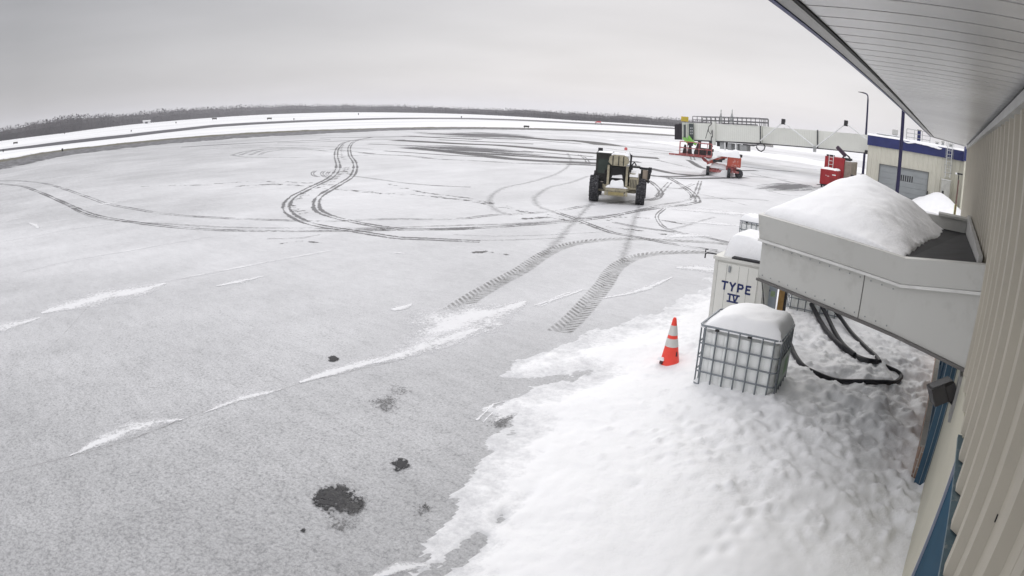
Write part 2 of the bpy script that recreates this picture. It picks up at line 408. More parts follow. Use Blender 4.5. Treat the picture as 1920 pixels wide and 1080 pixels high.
def bank_h(X, Y):
    d0 = polyd(X, Y, BP)
    d = d0+.26+fbm(X, Y, 1.4, 4, .6)*.5+fbm(X*5.5+Y*.6, Y*.9, 1.0, 4, .6)*.55+fbm(X, Y, 7., 4, .65)*.22
    film = sstep(-.05, 1.3, d)*.055
    body = sstep(.3, 2.6, d0+fbm(X, Y, .7, 3)*.6)*.29
    body = body+.12*np.exp(-(((X+2.6)/1.3)**2+((Y-8.8)/1.6)**2))*sstep(0, .8, d0)
    wall = -.16*sstep(-1.0, .3, X)
    zone = sstep(1.2, 2.4, d0)*sstep(4.6, 6.2, Y+.25*X)*sstep(15, 12, Y)
    w = vnoise(X, Y, .8)
    lum = fbm(X, Y, 1.7, 3, .5)*.17*zone+fbm(X, Y, 4.5, 4, .6)*.11*zone*sstep(.25, .7, w)
    foot2 = np.abs(fbm(X+3, Y, 2.6, 3, .5))*-.26*zone*sstep(.4, .7, vnoise(X+9, Y, .6))
    edgel = fbm(X, Y, 5., 4, .6)*.05*sstep(.1, .8, d)*sstep(2.2, 1.0, d0)
    soft = fbm(X*3.2+Y*.5, Y*.8, 1.0, 4, .6)*.035*sstep(.3, 1.2, d0)+fbm(X, Y, .55, 3)*.09*sstep(.5, 2, d0)+fbm(X*1.3, Y*.5, 2.2, 3)*.03*sstep(.4, 1.5, d0)*sstep(6.5, 4.5, Y)
    fine = fbm(X, Y, 13., 2)*.010*sstep(.1, .6, d)+np.maximum(fbm(X+5, Y, 6.5, 3, .6)-.06, 0)*.22*zone+np.maximum(fbm(X, Y+4, 8., 3, .6)-.12, 0)*.16*sstep(.3, 1.2, d0)*sstep(5, 6.5, Y)
    h = film+body+wall*sstep(0, .4, d)+lum+foot2+soft+edgel+fine
    for a_, b_ in zip(TRGH, TRGH[1:]): h = h-.03*np.exp(-(segd(X, Y, a_, b_)/.10)**2)*(.6+.4*vnoise(X, Y, 3))
    for fx, fy in FOOT: h = h-.045*np.exp(-(((X-fx)/.06)**2+((Y-fy)/.10)**2))+.012*np.exp(-(((X-fx)/.12)**2+((Y-fy-.05)/.17)**2))
    h = np.where(d0 > .4, np.maximum(h, .012), h)
    return np.where(d > 0, h, -.02+d*.1)
xs = np.arange(-7.6, .72, .034); ys = np.arange(-.5, 26, .04)
X, Y = np.meshgrid(xs, ys, indexing='ij'); Z = bank_h(X, Y); Z = np.where(Z < .004, np.minimum(Z, -.01), Z)
bank = sheet('snow_bank', xs, ys, Z, SNOWROUGH, keep=Z > 0)
tag(bank, 'ploughed bank of trodden white snow along the foot of the terminal wall', 'snow bank', kind='stuff')
def bz(x, y): return float(max(0, bank_h(np.array([x]), np.array([y]))[0]))
# snow heap in front of the far wing
xs = np.arange(-4.6, 1.2, .08); ys = np.arange(40, 58, .1); X, Y = np.meshgrid(xs, ys, indexing='ij')
Z = 1.35*np.exp(-(((X+1.0)/1.8)**2+((Y-54.2)/3.0)**2))+.55*np.exp(-(((X-.3)/.8)**2+((Y-48)/4)**2))+fbm(X, Y, .8, 4)*.35-.14
o = sheet('snow_heap', xs, ys, Z, SNOW, keep=Z > 0); tag(o, 'big shovelled heap of snow before the ladder of the far wing', 'snow heap', kind='stuff')
# ploughed ridge beyond the parked equipment, under the passenger bridge
xs = np.arange(-60, -9, .5); ys = np.arange(84, 118, .5); X, Y = np.meshgrid(xs, ys, indexing='ij')
Z = (.75*np.exp(-((Y-101+.28*(X+30))/2.2)**2))*sstep(-58, -45, X)+fbm(X, Y, .35, 4)*.5-.12
o = sheet('snow_ridge', xs, ys, Z, SNOW, keep=Z > 0); tag(o, 'long low ploughed ridge of snow behind the passenger bridge', 'snow ridge', kind='stuff')

# ---- ground strips: taxiway and runway bared by the plough
def spline(pts, step):
    P = [Vector((p[0], p[1], 0)) for p in pts]; P = [P[0]*2-P[1]]+P+[P[-1]*2-P[-2]]; o = []
    for i in range(1, len(P)-2):
        n = max(1, int((P[i+1]-P[i]).length/step))
        for k in range(n):
            t = k/n; a, b, c, d = P[i-1:i+3]
            o.append(.5*((2*b)+(c-a)*t+(2*a-5*b+4*c-d)*t*t+(3*b-a-3*c+d)*t**3))
    o.append(P[-2]); return o
ZL = [.003]
def ribbon(name, pts, wid, m, parent, pix=True, step=.4, zoff=None):
    if pix: pts = [onz(x, y) for x, y in pts]
    S_ = spline(pts, step); z = zoff if zoff is not None else ZL[0]
    if zoff is None: ZL[0] += .00005
    b = MB(); b.uv = []; u = 0
    for k, p in enumerate(S_):
        d = (S_[min(k+1, len(S_)-1)]-S_[max(k-1, 0)]).normalized(); n = Vector((-d.y, d.x, 0))
        wk = float(np.interp(k/(len(S_)-1), np.linspace(0, 1, len(wid)), wid)) if isinstance(wid, (tuple, list)) else wid
        if k: u += (p-S_[k-1]).length
        for s_ in (-1, 0, 1):
            q = p+n*wk*.5*s_; b.v.append((q.x, q.y, z)); b.uv.append((u, s_))
    for k in range(len(S_)-1):
        a = 3*k
        b.f.append([a, a+3, a+4, a+1]); b.f.append([a+1, a+4, a+5, a+2])
    return b.build(name, m, parent)
def patch(name, quad, m, parent, pix=True):      # four corners: start-left, end-left, end-right, start-right
    if pix: quad = [onz(x, y) for x, y in quad]
    z = ZL[0]; ZL[0] += .00005; q = [Vector((p[0], p[1], z)) for p in quad]; n = 8
    b = MB(); b.uv = []
    for i in range(n+1):
        for j in range(n+1):
            u, v = i/n, j/n; p = (q[0]*(1-u)+q[1]*u)*(1-v)+(q[3]*(1-u)+q[2]*u)*v; b.v.append(tuple(p)); b.uv.append((u, 2*v-1))
    for i in range(n):
        for j in range(n): a = i*(n+1)+j; b.f.append([a, a+n+1, a+n+2, a+1])
    return b.build(name, m, parent)
def band(name, lo, hi, m, parent=None, z=.012, ext=0):
    A = [onz(x, y) for x, y in lo]; B = [onz(x, y) for x, y in hi]
    b = MB(); b.uv = []; u = 0; ns = 14
    for k, (p, q) in enumerate(zip(A, B)):
        if k: u += math.dist(p[:2], A[k-1][:2])
        for j in range(ns+1):
            t = j/ns; b.v.append((p[0]*(1-t)+q[0]*t, p[1]*(1-t)+q[1]*t, z)); b.uv.append((u, 2*t-1))
    for k in range(len(A)-1):
        for j in range(ns): a = k*(ns+1)+j; b.f.append([a, a+ns+1, a+ns+2, a+1])
    return b.build(name, m, parent)
D_BAND = decal('slush_on_asphalt', (.07, .07, .07), 'streak', .97)
D_FAR = decal('bare_runway_asphalt', (.08, .08, .09), 'far', .95)
def edge_mat():
    m, t, b = base('bare_taxiway_edge')
    uv = N(t, 'ShaderNodeUVMap').outputs[0]; s = N(t, 'ShaderNodeSeparateXYZ'); t.links.new(uv, s.inputs[0])
    n3 = noise(t, 1., 6, .7, uv, (.09, 2.2, 1)); fall = mth(t, 'SUBTRACT', 1., mth(t, 'ABSOLUTE', s.outputs[1]))
    f = mth(t, 'MULTIPLY', mth(t, 'SUBTRACT', mth(t, 'ADD', mth(t, 'MULTIPLY', fall, 5.), mth(t, 'ADD', mth(t, 'MULTIPLY', mth(t, 'SUBTRACT', n3, .5), 4.), mth(t, 'MULTIPLY', mth(t, 'SUBTRACT', noise(t, .4, 6, .7), .5), 5.))), .6), 2.2, True)
    g_ = mth(t, 'MULTIPLY', mth(t, 'ADD', s.outputs[1], rng(t, n3, .3, .7, -.6, .3)), 3., True)   # the outer lip is dead grass
    c = mixc(t, g_, mixc(t, rng(t, noise(t, .9, 6, .7), .35, .6), (.045, .045, .05), (.24, .24, .25)), (.13, .125, .085))
    t.links.new(c, b.inputs['Base Color']); t.links.new(mth(t, 'MULTIPLY', f, .93), b.inputs['Alpha']); b.inputs['Roughness'].default_value = .8
    return m
struct(band('taxiway', [(-120, 340), (0, 320), (60, 307), (120, 294), (200, 283), (300, 272), (400, 264), (480, 258), (560, 254), (640, 249.5), (720, 246), (800, 244), (880, 243), (960, 243.5), (1100, 247), (1180, 251), (1262, 256), (1330, 263), (1450, 277)],
     [(-120, 319), (0, 298.5), (60, 288), (120, 279.5), (200, 270.5), (300, 260.5), (400, 252.5), (480, 247.5), (560, 244), (640, 241.5), (720, 239.5), (800, 238), (880, 238), (960, 239), (1100, 243), (1180, 247), (1262, 252.5), (1330, 259), (1450, 272)], edge_mat(), z=.02))
struct(band('runway', [(-120, 300.0), (0, 284.5), (60, 278.0), (120, 271.0), (180, 264.0), (240, 257.5), (320, 248.0), (400, 239.0), (480, 233.5), (560, 229.5), (640, 226.5), (720, 224.0), (800, 223.0), (880, 223.7), (980, 227.0), (1080, 232.0), (1180, 237.0), (1260, 242.0), (1340, 249), (1450, 261)],
     [(-120, 295), (0, 280), (60, 272.5), (120, 264.5), (180, 257.5), (240, 251.5), (320, 242.5), (400, 234), (480, 229), (560, 225.5), (640, 223), (720, 221), (800, 220.6), (880, 221.2), (980, 224), (1080, 229), (1180, 234), (1260, 239), (1340, 246), (1450, 258)], D_FAR, z=.02))

# ---- tyre marks, drifts and bare spots: the ground's own surface pattern
D_RUT = decal('tyre_rut', (.20, .20, .205), 'rut', .75)
D_RUTS = decal('tyre_rut_soft', (.24, .24, .245), 'rut', .55)
D_FAINT = decal('tyre_scuff', (.34, .34, .345), 'faint', .5)
D_BRK = decal('scraped_slush', (.14, .14, .14), 'broken', .85)
D_TREAD = decal('lug_tread', (.22, .22, .21), 'tread', .72)
D_STREAK = decal('wet_streaks', (.10, .10, .105), 'streak', .82)
D_BARE = decal('bare_asphalt', (.045, .045, .048), 'bare', .97)
D_SPARSE = decal('speckled_asphalt', (.13, .13, .13), 'sparse', .6)
D_DRIFT = decal('snow_drift', (.87, .875, .89), 'drift', .85, True)
D_FRINGE = decal('snow_fringe_mark', (.87, .875, .89), 'broken', .75, True)
D_LINE = decal('snow_line', (.88, .885, .90), 'rut', .85, True)
D_SEAM = decal('pavement_seam', (.26, .25, .24), 'faint', .4)
TR = [
 ([(-60,334),(0,339),(33,339),(77,343),(113,352),(160,368),(200,382),(253,392),(317,402),(400,408),(500,412),(608,415),(725,411),(850,411),(928,403),(1032,397),(1100,386),(1175,378),(1225,373),(1240,362),(1228,347),(1215,338)], .42, D_RUTS),
 ([(-60,338),(0,345),(40,349),(73,360),(113,377),(153,395),(187,406),(253,417),(317,425),(400,431),(500,433),(640,433),(725,431),(790,430),(850,430),(954,424),(1058,416),(1136,407),(1188,397),(1240,389),(1280,385),(1303,380),(1309,375),(1293,357),(1256,334)], .45, D_RUT),
 ([(85,364),(125,384),(170,405),(240,416),(317,420),(420,426),(560,428),(700,428),(850,423),(980,419),(1084,410),(1175,399),(1240,384),(1277,378),(1298,368),(1272,345),(1251,334)], .30, D_RUTS),
 ([(699,257),(650,266),(634,277),(630,292),(634,313),(621,332),(582,352),(551,368),(537,384),(542,399),(569,415),(608,425),(660,433),(712,441),(744,446),(817,449),(900,453)], .55, D_RUT),
 ([(699,257),(668,264),(656,274),(656,290),(664,303),(666,316),(658,332),(629,350),(600,368),(593,384),(600,397),(629,408),(673,418),(712,425),(757,430),(843,429),(900,427)], .5, D_RUT),
 ([(645,266),(640,279),(641,292),(645,300)], .8, D_BRK), ([(648,314),(642,324),(616,342),(582,358),(554,376),(551,391),(564,402)], .9, D_BRK),
 ([(655,312),(650,322),(661,328),(640,322)], .5, D_BRK), ([(625,410),(680,420),(735,437)], .5, D_BRK),
 ([(434,291),(460,284),(500,279),(540,277),(600,279),(660,284),(700,288)], .5, D_RUTS), ([(434,291),(470,295),(560,295),(640,293),(690,291)], .5, D_RUTS),
 ([(450,291),(478,282),(520,277.5),(575,276)], .5, D_RUTS), ([(468,291),(490,283),(530,278)], .5, D_RUTS), ([(486,291),(500,285),(540,279)], .5, D_RUTS),
 ([(592,320),(586,324),(588,329),(598,332)], .3, D_RUTS), ([(608,321),(603,325),(608,331),(620,334)], .3, D_RUTS), ([(617,322),(613,327),(622,332)], .3, D_RUTS),
 ([(400,275),(480,272),(560,273),(640,276),(700,280)], .6, D_RUTS), ([(380,280),(470,276),(560,279),(620,284)], .5, D_RUTS),
 ([(520,268),(600,266),(700,262),(760,262)], .8, D_STREAK),
 ([(1064,287),(1070,299),(1066,311),(1043,326),(996,341),(949,351),(926,363),(918,376),(923,389),(941,399),(962,404)], .55, D_FAINT),
 ([(1103,330),(1071,342),(1032,351),(1011,363),(1002,373),(1009,386),(1027,394),(1058,403),(1092,410)], .55, D_FAINT),
 ([(1086,290),(1096,296),(1103,305)], .5, D_RUTS),
 ([(1045,399),(1077,410),(1110,423),(1150,437),(1196,445),(1241,454),(1293,463),(1345,470)], .4, D_RUT),
 ([(1150,417),(1202,427),(1241,432),(1293,440),(1345,450),(1395,462)], .36, D_RUT),
 ([(1246,391),(1233,402),(1233,412),(1248,428),(1288,438)], .25, D_RUTS), ([(1340,407),(1306,417),(1280,425),(1241,433)], .35, D_FAINT),
 ([(1215,338),(1228,347),(1238,360),(1235,371),(1215,376)], .4, D_RUTS), ([(1256,342),(1241,358),(1233,368)], .45, D_RUTS),
 ([(1313,339),(1306,360),(1298,376)], .4, D_RUTS), ([(1306,363),(1350,372),(1400,385)], .2, D_RUTS),
 ([(1215,315),(1241,321),(1267,326),(1319,330)], 1.3, D_STREAK), ([(1215,328),(1254,333),(1293,335),(1350,334),(1400,333)], .9, D_STREAK),
 ([(660,330),(699,335),(757,343),(817,348),(882,351)], .35, D_RUTS), ([(676,286),(712,290),(764,292),(817,298),(900,302),(949,305),(996,307),(1060,308),(1110,309)], .9, D_RUT),
 ([(850,250),(975,257),(1032,262),(1084,264),(1123,269),(1144,273)], 5., D_BAND), ([(1144,273),(1200,278),(1262,285)], 1., D_STREAK),
 ([(740,263),(850,269),(928,272),(993,277),(1045,282),(1084,285),(1113,287),(1170,292),(1235,297)], 3.2, D_BAND),
 ([(764,277),(817,282),(900,291),(960,298),(1040,303),(1110,306),(1200,313)], 2.6, D_STREAK), ([(830,284),(900,288),(980,293),(1060,297),(1110,299),(1200,304)], 1.8, D_STREAK),
 ([(1062,308),(1150,312),(1215,316)], 1.2, D_STREAK),
 ([(1380,302),(1450,309),(1520,317),(1600,322)], .6, D_RUT), ([(1385,311),(1440,318),(1490,322)], .9, D_STREAK), ([(1395,330),(1440,333),(1475,337)], .5, D_RUT),
 ([(1290,300),(1330,318),(1420,320)], .8, D_STREAK), ([(1225,286),(1290,292),(1300,300)], .8, D_RUTS),
 ([(1270,282),(1340,280),(1430,286),(1520,300)], .9, D_RUTS), ([(1265,268),(1380,282),(1460,292)], .8, D_RUTS),
 ([(1246,352),(1275,354),(1300,345)], .4, D_RUTS), ([(1350,340),(1420,352),(1470,365),(1520,368)], .25, D_RUTS),
 ([(850,440),(930,443),(1040,440),(1150,434)], .2, D_FAINT), ([(850,452),(960,450),(1060,446)], .3, D_FAINT),
 ([(1017,480),(1047,450),(1063,430),(1073,420),(1095,396),(1112,378)], .5, D_FAINT), ([(1167,493),(1173,467),(1180,447),(1187,420),(1193,402),(1199,386)], .5, D_FAINT),
 ([(850,582),(887,557),(933,530),(977,507),(1017,480),(1053,463),(1100,453),(1167,448),(1233,450),(1333,455),(1400,463)], .5, D_TREAD),
 ([(1047,623),(1077,597),(1110,560),(1133,533),(1147,510),(1167,493),(1200,480),(1250,474),(1317,473),(1380,476)], .5, D_TREAD),
 ([(400,345),(470,341),(560,343),(640,348)], 1.2, D_BRK), ([(440,350),(520,346),(600,352),(700,361),(780,366),(860,374),(930,384),(1000,404)], 1.1, D_BRK),
 ([(730,345),(800,362),(880,372),(960,392),(1060,408),(1150,412)], .7, D_BRK), ([(970,412),(1030,408),(1090,420),(1160,428),(1250,440)], .8, D_BRK),
 ([(870,474),(910,472),(960,480)], .5, D_BRK), ([(1150,407),(1220,410),(1300,424)], .7, D_BRK),
 ([(265,350),(320,348),(400,347)], .6, D_BRK), ([(520,458),(560,452),(610,456)], .3, D_BRK), ([(500,448),(570,446),(600,440)], .3, D_FAINT),
]
TR += [([(x0, y0), ((x0+x1)/2, (y0+y1)/2+b_), (x1, y1)], w_, m_) for x0, y0, x1, y1, b_, w_, m_ in ((690,270,1000,286,-1,.9,D_STREAK),(860,281,1110,300,0,1.4,D_STREAK),(720,283,960,297,1,.7,D_STREAK),(980,283,1112,294,0,1.,D_STREAK),
 (905,258,1090,270,-1,1.2,D_STREAK),(760,255,900,262,0,2.5,D_BAND),(780,249,1000,258,0,3.,D_BAND),(820,262,1000,270,0,1.8,D_BAND),(600,259,760,256,0,1.2,D_STREAK),(340,276,620,262,-1,1.2,D_STREAK),(1150,262,1262,272,0,.8,D_RUTS),(1120,276,1262,292,1,.7,D_RUTS),
 (1420,290,1530,306,0,.8,D_RUT),(1410,326,1530,352,0,.5,D_RUT),(1220,330,1330,328,2,.8,D_STREAK),(1300,372,1440,376,-2,.3,D_RUTS),(1230,300,1300,316,0,.6,D_RUTS))]
for pts, wd, m in TR: ribbon('tyre_track', pts, wd, m, ground, step=.5 if m is not D_TREAD else .2)
for pts, wd in (([(-80,436),(0,417),(67,403),(133,390),(200,380),(237,375)], .3), ([(-80,470),(0,454),(67,443),(133,430),(200,420),(240,412),(317,400)], .24),
                ([(40,510),(133,489),(220,474),(300,460),(400,443)], .16), ([(300,530),(400,511),(520,488),(620,470)], .14), ([(70,420),(130,411),(180,403)], .12),
                ([(350,373),(450,362),(540,352)], .2), ([(1010,575),(1060,552),(1100,542)], .14), ([(900,790),(930,760),(1000,745)], .2),
                ([(1240,385),(1320,392),(1400,402)], .7), ([(1300,396),(1350,400),(1400,408)], .4), ([(1260,441),(1290,441),(1330,448)], .3)):
    ribbon('snow_streak', pts, wd, D_LINE, ground, step=.5)
for pts, wd in (([(-20,893),(60,874),(160,850),(250,823),(335,790),(400,766),(520,733),(600,710),(740,678)], .05), ([(0,700),(90,655),(180,560)], .03)):
    ribbon('pavement_seam', pts, wd, D_SEAM, ground, step=.3)
for pts, wd in (([(130,856),(150,848),(180,832),(230,812),(290,793),(330,788),(345,786)], (.02,.2,.38,.48,.50,.26,.02)), ([(380,776),(400,768),(425,758),(470,744),(515,734),(528,730)], (.02,.12,.22,.26,.16,.02)),
                ([(562,718),(600,705),(660,688),(740,668),(800,640),(840,612),(890,592),(950,578),(985,565)], (.1,.34,.34,.5,1.1,2.2,1.9,.9,.1)), ([(700,682),(770,660),(850,630),(900,616)], (.1,.6,.9,.1)),
                ([(-90,640),(-20,624),(40,606),(75,596)], (.5,.8,.7,.1)), ([(78,588),(110,578),(160,566),(220,553),(280,540),(308,531)], (.2,1.0,1.5,1.5,1.0,.2)),
                ([(735,582),(760,574),(772,570)], (.25,.4,.1)), ([(1000,574),(1050,558),(1095,543)], (.06,.22,.06)), ([(1268,502),(1310,504),(1370,508)], (.3,1.1,.8)), ([(1250,446),(1290,441),(1335,443)], (.3,1.,.3)),
                ([(405,537),(450,528),(495,518)], (.1,.4,.1)), ([(690,1090),(750,1066),(800,1060)], (.05,.2,.1)), ([(150,390),(200,382),(238,376)], (.2,.7,.2)), ([(55,418),(66,422),(72,428)], (.2,.5,.2)),
                ([(1260,392),(1340,397),(1430,404)], (.6,1.6,1.0)), ([(1280,415),(1350,420),(1400,424)], (.3,.9,.5)), ([(735,476),(748,474),(760,476)], (.1,.3,.1)), ([(930,792),(960,770),(1010,752)], (.1,.5,.3)), ([(1130,560),(1200,545),(1260,520)], (.1,.3,.1))):
    ribbon('drift_patch', pts, [x*1.25 for x in wd], D_DRIFT, ground, step=.12)
for q in ([(560,938),(625,895),(712,940),(640,985)], [(720,872),(750,852),(785,876),(755,896)], [(606,674),(622,664),(642,672),(626,682)], [(558,994),(568,986),(580,994),(568,1003)]):
    patch('bare_spot', q, D_BARE, ground)
for q in ([(660,770),(740,700),(800,735),(720,800)], [(890,800),(950,765),(985,790),(930,822)], [(740,970),(790,930),(830,965),(790,1000)], [(780,950),(800,935),(815,955),(795,968)], [(900,616),(915,610),(940,614),(925,620)],
          [(560,960),(640,870),(730,950),(640,1030)]):
    patch('speckled_spot', q, D_SPARSE, ground)
patch('wet_patch', [(1390,346), (1505,341), (1560,352), (1450,366)], decal('wet_patch_mark', (.16, .16, .165), 'blob', .7), ground)
D_BAND2 = decal('wet_band_mark', (.12, .12, .13), 'area', .85)
patch('wet_patch', [(770, 246), (1010, 250), (1060, 266), (800, 264)], D_BAND2, ground)
patch('wet_patch', [(1385, 345), (1500, 340), (1570, 354), (1450, 369)], D_BAND2, ground)
patch('wet_patch', [(700, 268), (960, 276), (1100, 300), (800, 290)], D_BAND2, ground)


# ================================================================== TREELINE
def treeline():
    b = MB()
    AZB = [(-110, -.5), (-83.4, -.558), (-77.5, -.58), (-71.7, -.44), (-60.4, -.30), (-53, -.27), (-42, -.38), (-33, -.54), (-24.8, -.45), (-5, -.45)]
    AZT = [(-110, .6), (-86, .6), (-83.4, .62), (-81, .72), (-79.5, .78), (-77.7, 1.05), (-76.5, .95), (-74, .82), (-71.7, .62), (-68.3, .76), (-64.1, .70), (-60.4, .66), (-56, .60), (-53, .52), (-47, .40), (-42, .27), (-38, .30), (-34.9, .30), (-29, .36), (-24.9, .42), (-5, .4)]
    for row, (dr, hf, cnt) in enumerate(((1.0, .78, 1.0), (1.04, .9, 1.), (1.09, 1.0, .9), (1.14, .97, .8))):
        az = -108.
        while az < -6:
            az += rnd.uniform(.07, .19)/cnt
            eb = np.interp(az, *zip(*AZB)); et = np.interp(az, *zip(*AZT))
            Rb = CAM_H/math.tan(R(-eb)); Rr = Rb*dr*rnd.uniform(.99, 1.02)
            top = CAM_H+Rr*math.tan(R(et)); H = top*hf*rnd.uniform(.86, 1.03)
            con = rnd.random() < .28
            if con and rnd.random() < .12: H *= 1.12
            H *= .93; H *= 1+.34*float(fbm(np.array([az]), np.array([row*3.]), 1.3, 3)[0])
            x, y = Rr*math.sin(R(az)), Rr*math.cos(R(az)); wr = H*rnd.uniform(.17, .3)
            n = 44 if con else 52
            b.cyl((x, y, 0), (x, y, H*.8), .18, .06, 3)
            for k in range(n):
                if con:
                    t = rnd.random(); zz = H*(.08+.92*t); rr = wr*.75*(1-t)+.15
                else:
                    zz = H*rnd.uniform(.12, 1.); e = (zz/H-.55)/.5; rr = wr*math.sqrt(max(.05, 1-e*e))
                a = rnd.uniform(0, 6.28); q = rr*math.sqrt(rnd.random()); px, py = x+q*math.cos(a), y+q*math.sin(a)
                s_ = rnd.uniform(.35, .95)*H/12
                vs = [(px+rnd.uniform(-s_, s_), py+rnd.uniform(-s_, s_), zz+rnd.uniform(-s_, s_)*.9) for _ in range(3)]
                i = len(b.v); b.v += vs; b.f.append([i, i+1, i+2])
    # dense understorey mass behind the front trees
    azs = np.arange(-109, -5, .12); nr_ = len(azs); prev = None
    for k, az in enumerate(azs):
        eb = np.interp(az, *zip(*AZB)); et = np.interp(az, *zip(*AZT)); Rb = CAM_H/math.tan(R(-eb)); Rr = Rb*1.05
        H = (CAM_H+Rr*math.tan(R(et)))*(.70+.22*float(fbm(np.array([az]), np.array([0.]), .8, 5, .7)[0])*2+rnd.uniform(-.04, .04))
        row = []
        for rr, hh in ((1.0, 0), (1.0, .6*H), (1.03, H), (1.10, H*1.02), (1.14, 0)):
            b.v.append((Rr*rr*math.sin(R(az)), Rr*rr*math.cos(R(az)), hh*rnd.uniform(.96, 1.04))); row.append(len(b.v)-1)
        if prev:
            for j in range(4): b.f.append([prev[j], row[j], row[j+1], prev[j+1]])
        prev = row
    m, t, bs = base('winter_woodland')
    f = rng(t, noise(t, .05, 5, .7), .35, .65)
    t.links.new(mixc(t, f, (.045, .044, .046), (.078, .072, .074)), bs.inputs['Base Color']); bs.inputs['Roughness'].default_value = .9
    o = b.build('woodland', m)
    tag(o, 'far-off belt of bare and evergreen trees along the horizon', 'woodland', kind='stuff')
treeline()

# ================================================================== TERMINAL (near building)
TAN = mat('tan_siding', (.42, .39, .325), .5, 0, .05, 1.5, 0, ((.33, .31, .27), .25))
TRIM = mat('grey_trim', (.42, .42, .41), .45)
DARK = mat('dark_gap', (.03, .03, .032), .7)
PANEL = mat('canopy_panel', (.50, .50, .475), .45, 0, .035, .9, 0, ((.38, .375, .35), .6))
PANELW = mat('canopy_drip_edge', (.66, .66, .64), .45)
BLUEM = mat('blue_band', (.022, .030, .13), .4, 0, .1, 2.)
TEAL = mat('blue_frame', (.045, .10, .16), .35, 0, .12, 2.)
GLASS = mat('dark_blue_glass', (.010, .055, .10), .6, 0, .2, 1.); GLASS.node_tree.nodes['Principled BSDF'].inputs['Specular IOR Level'].default_value = .08
BLACK = mat('black_rubber', (.018, .018, .022), .5, 0, .2, 8.)
STEEL = mat('galvanised_steel', (.32, .34, .35), .42, .6, .12, 9.)
def soffit_mat():
    m, t, b = base('soffit_metal'); t.links.new(mixc(t, rng(t, noise(t, .9, 5, .6, None, (1, 1, 1)), .35, .65), (.60, .60, .60), (.72, .72, .72)), b.inputs['Base Color'])
    b.inputs['Roughness'].default_value = .26; b.inputs['Metallic'].default_value = .12; return m
SOF = soffit_mat()
WX = .5
term = thing('terminal_building', 'tan ribbed metal terminal building close on the right with wide soffit', 'building', (WX, 10, 0))
def tpart(b, name, m, smooth=False, parent=None, label=None):
    o = b.build(name, m, None, smooth); o.parent = parent or term
    if parent is None: o.matrix_parent_inverse = Matrix.Translation((-WX, -10, 0))
    if label: o['label'] = label
    return o
def siding(b, y0, y1, z0, z1, x=WX, per=.46, d=.048, back=.08):
    prof = []; y = math.floor(y0/per)*per
    while y < y1+per:
        for dy, dx in ((0, 0), (.05, 0), (.10, -d), (.20, -d), (.25, 0), (.345, -.002), (.355, -.008), (.375, -.008), (.385, -.002)):
            prof.append((y+dy, dx))
        y += per
    prof = [p for p in prof if y0 < p[0] < y1]; ys_, ds = zip(*prof)
    poly = [(x+back, y0), (x, y0)]+[(x+dx, yy) for yy, dx in prof]+[(x, y1), (x+back, y1)]
    b.prism(poly[::-1], z0, z1)
b = MB(); siding(b, -7, 4.65, 2.13, 4.45); siding(b, 4.652, 8.1, 2.13, 4.45); siding(b, 8.102, 15, 2.2, 4.45); siding(b, 15.002, 21.4, 0, 4.45)
tpart(b, 'siding', TAN)
b = MB(); b.box(.470, .60, 4.652, 8.1, -.1, 2.128); tpart(b, 'pier', mat('pier_cream', (.52, .50, .41), .5, 0, .05, 1.5, 0, ((.4, .38, .32), .3)))
b = MB(); b.box(.455, .469, 7.98, 8.11, -.1, 2.128); b.box(.48, .60, 8.102, 8.2, -.1, 2.2); tpart(b, 'corner_trim', BLUEM)
b = MB(); b.box(.60, 12, 8.4, 21.4, -.5, 4.5); b.box(.60, 12, 4.66, 8.35, -.5, 4.5); b.box(.95, 12, -7, 4.65, -.5, 4.5); b.box(.585, .94, -7, 4.65, 2.2, 4.5)
b.box(12, 12.2, -7, 21.4, -.5, 4.5); tpart(b, 'wall_core', TAN)
# dark screw marks and lap seams on the siding
b = MB()
for (y, z) in ((3.05, 3.0), (2.35, 2.75), (4.4, 3.3), (1.9, 3.2), (6.1, 3.55), (3.6, 2.55), (2.6, 3.55), (1.6, 2.6), (5.0, 3.0)):
    b.box(WX-.006, WX+.01, y, y+.012, z, z+.035); b.box(WX-.006, WX+.01, y+.03, y+.04, z+.004, z+.03)
b.box(WX-.004, WX+.01, 5.12, 5.129, 2.15, 4.44)
for k in (8, 19, 26, 34): y = .46*k+.4; b.box(WX-.003, WX+.01, y, y+.007, 2.25 if y < 4.7 or y > 8.1 else .2, 4.44)
tpart(b, 'screw_marks', DARK)
b = MB(); b.box(WX-.09, WX+.02, -7, 21.42, 4.385, 4.452); tpart(b, 'wall_trim', TRIM)
b = MB(); b.box(WX-.06, WX+.02, -7, 21.42, 4.454, 4.494); tpart(b, 'shadow_gap', DARK)
# soffit of flat metal pans running out from the wall, slanted far end
def endx(x): return 18.3+(x+.70)*(23.0-18.3)/(WX+.70)
b = MB(); y = -7.
while y < 23:
    y1 = y+.215
    xa = -.60
    if y1 > endx(-.60): xa = min(WX, -.70+(y1-18.3)*(WX+.70)/(23.0-18.3)+.02)
    if xa < WX-.05: b.box(xa, WX+.08, y+.008, y1-.008, 4.500, 4.52)
    y += .215
tpart(b, 'soffit', SOF)
b = MB(); b.prism([(-.60, -7), (WX+.08, -7), (WX+.08, 22.9), (WX, 22.9), (-.60, 18.6)], 4.512, 4.524); tpart(b, 'soffit_backing', mat('soffit_groove', (.05, .05, .05), .6))
b = MB(); b.prism([(-.685, -7), (-.62, -7), (-.62, 18.5), (WX, 22.9), (WX, 23.05), (-.685, 18.35)], 4.490, 4.53); tpart(b, 'fascia_trim', TRIM)
b = MB(); b.prism([(-.618, -7), (-.602, -7), (-.602, 18.5), (-.618, 18.5)], 4.492, 4.53); tpart(b, 'fascia_gap', DARK)
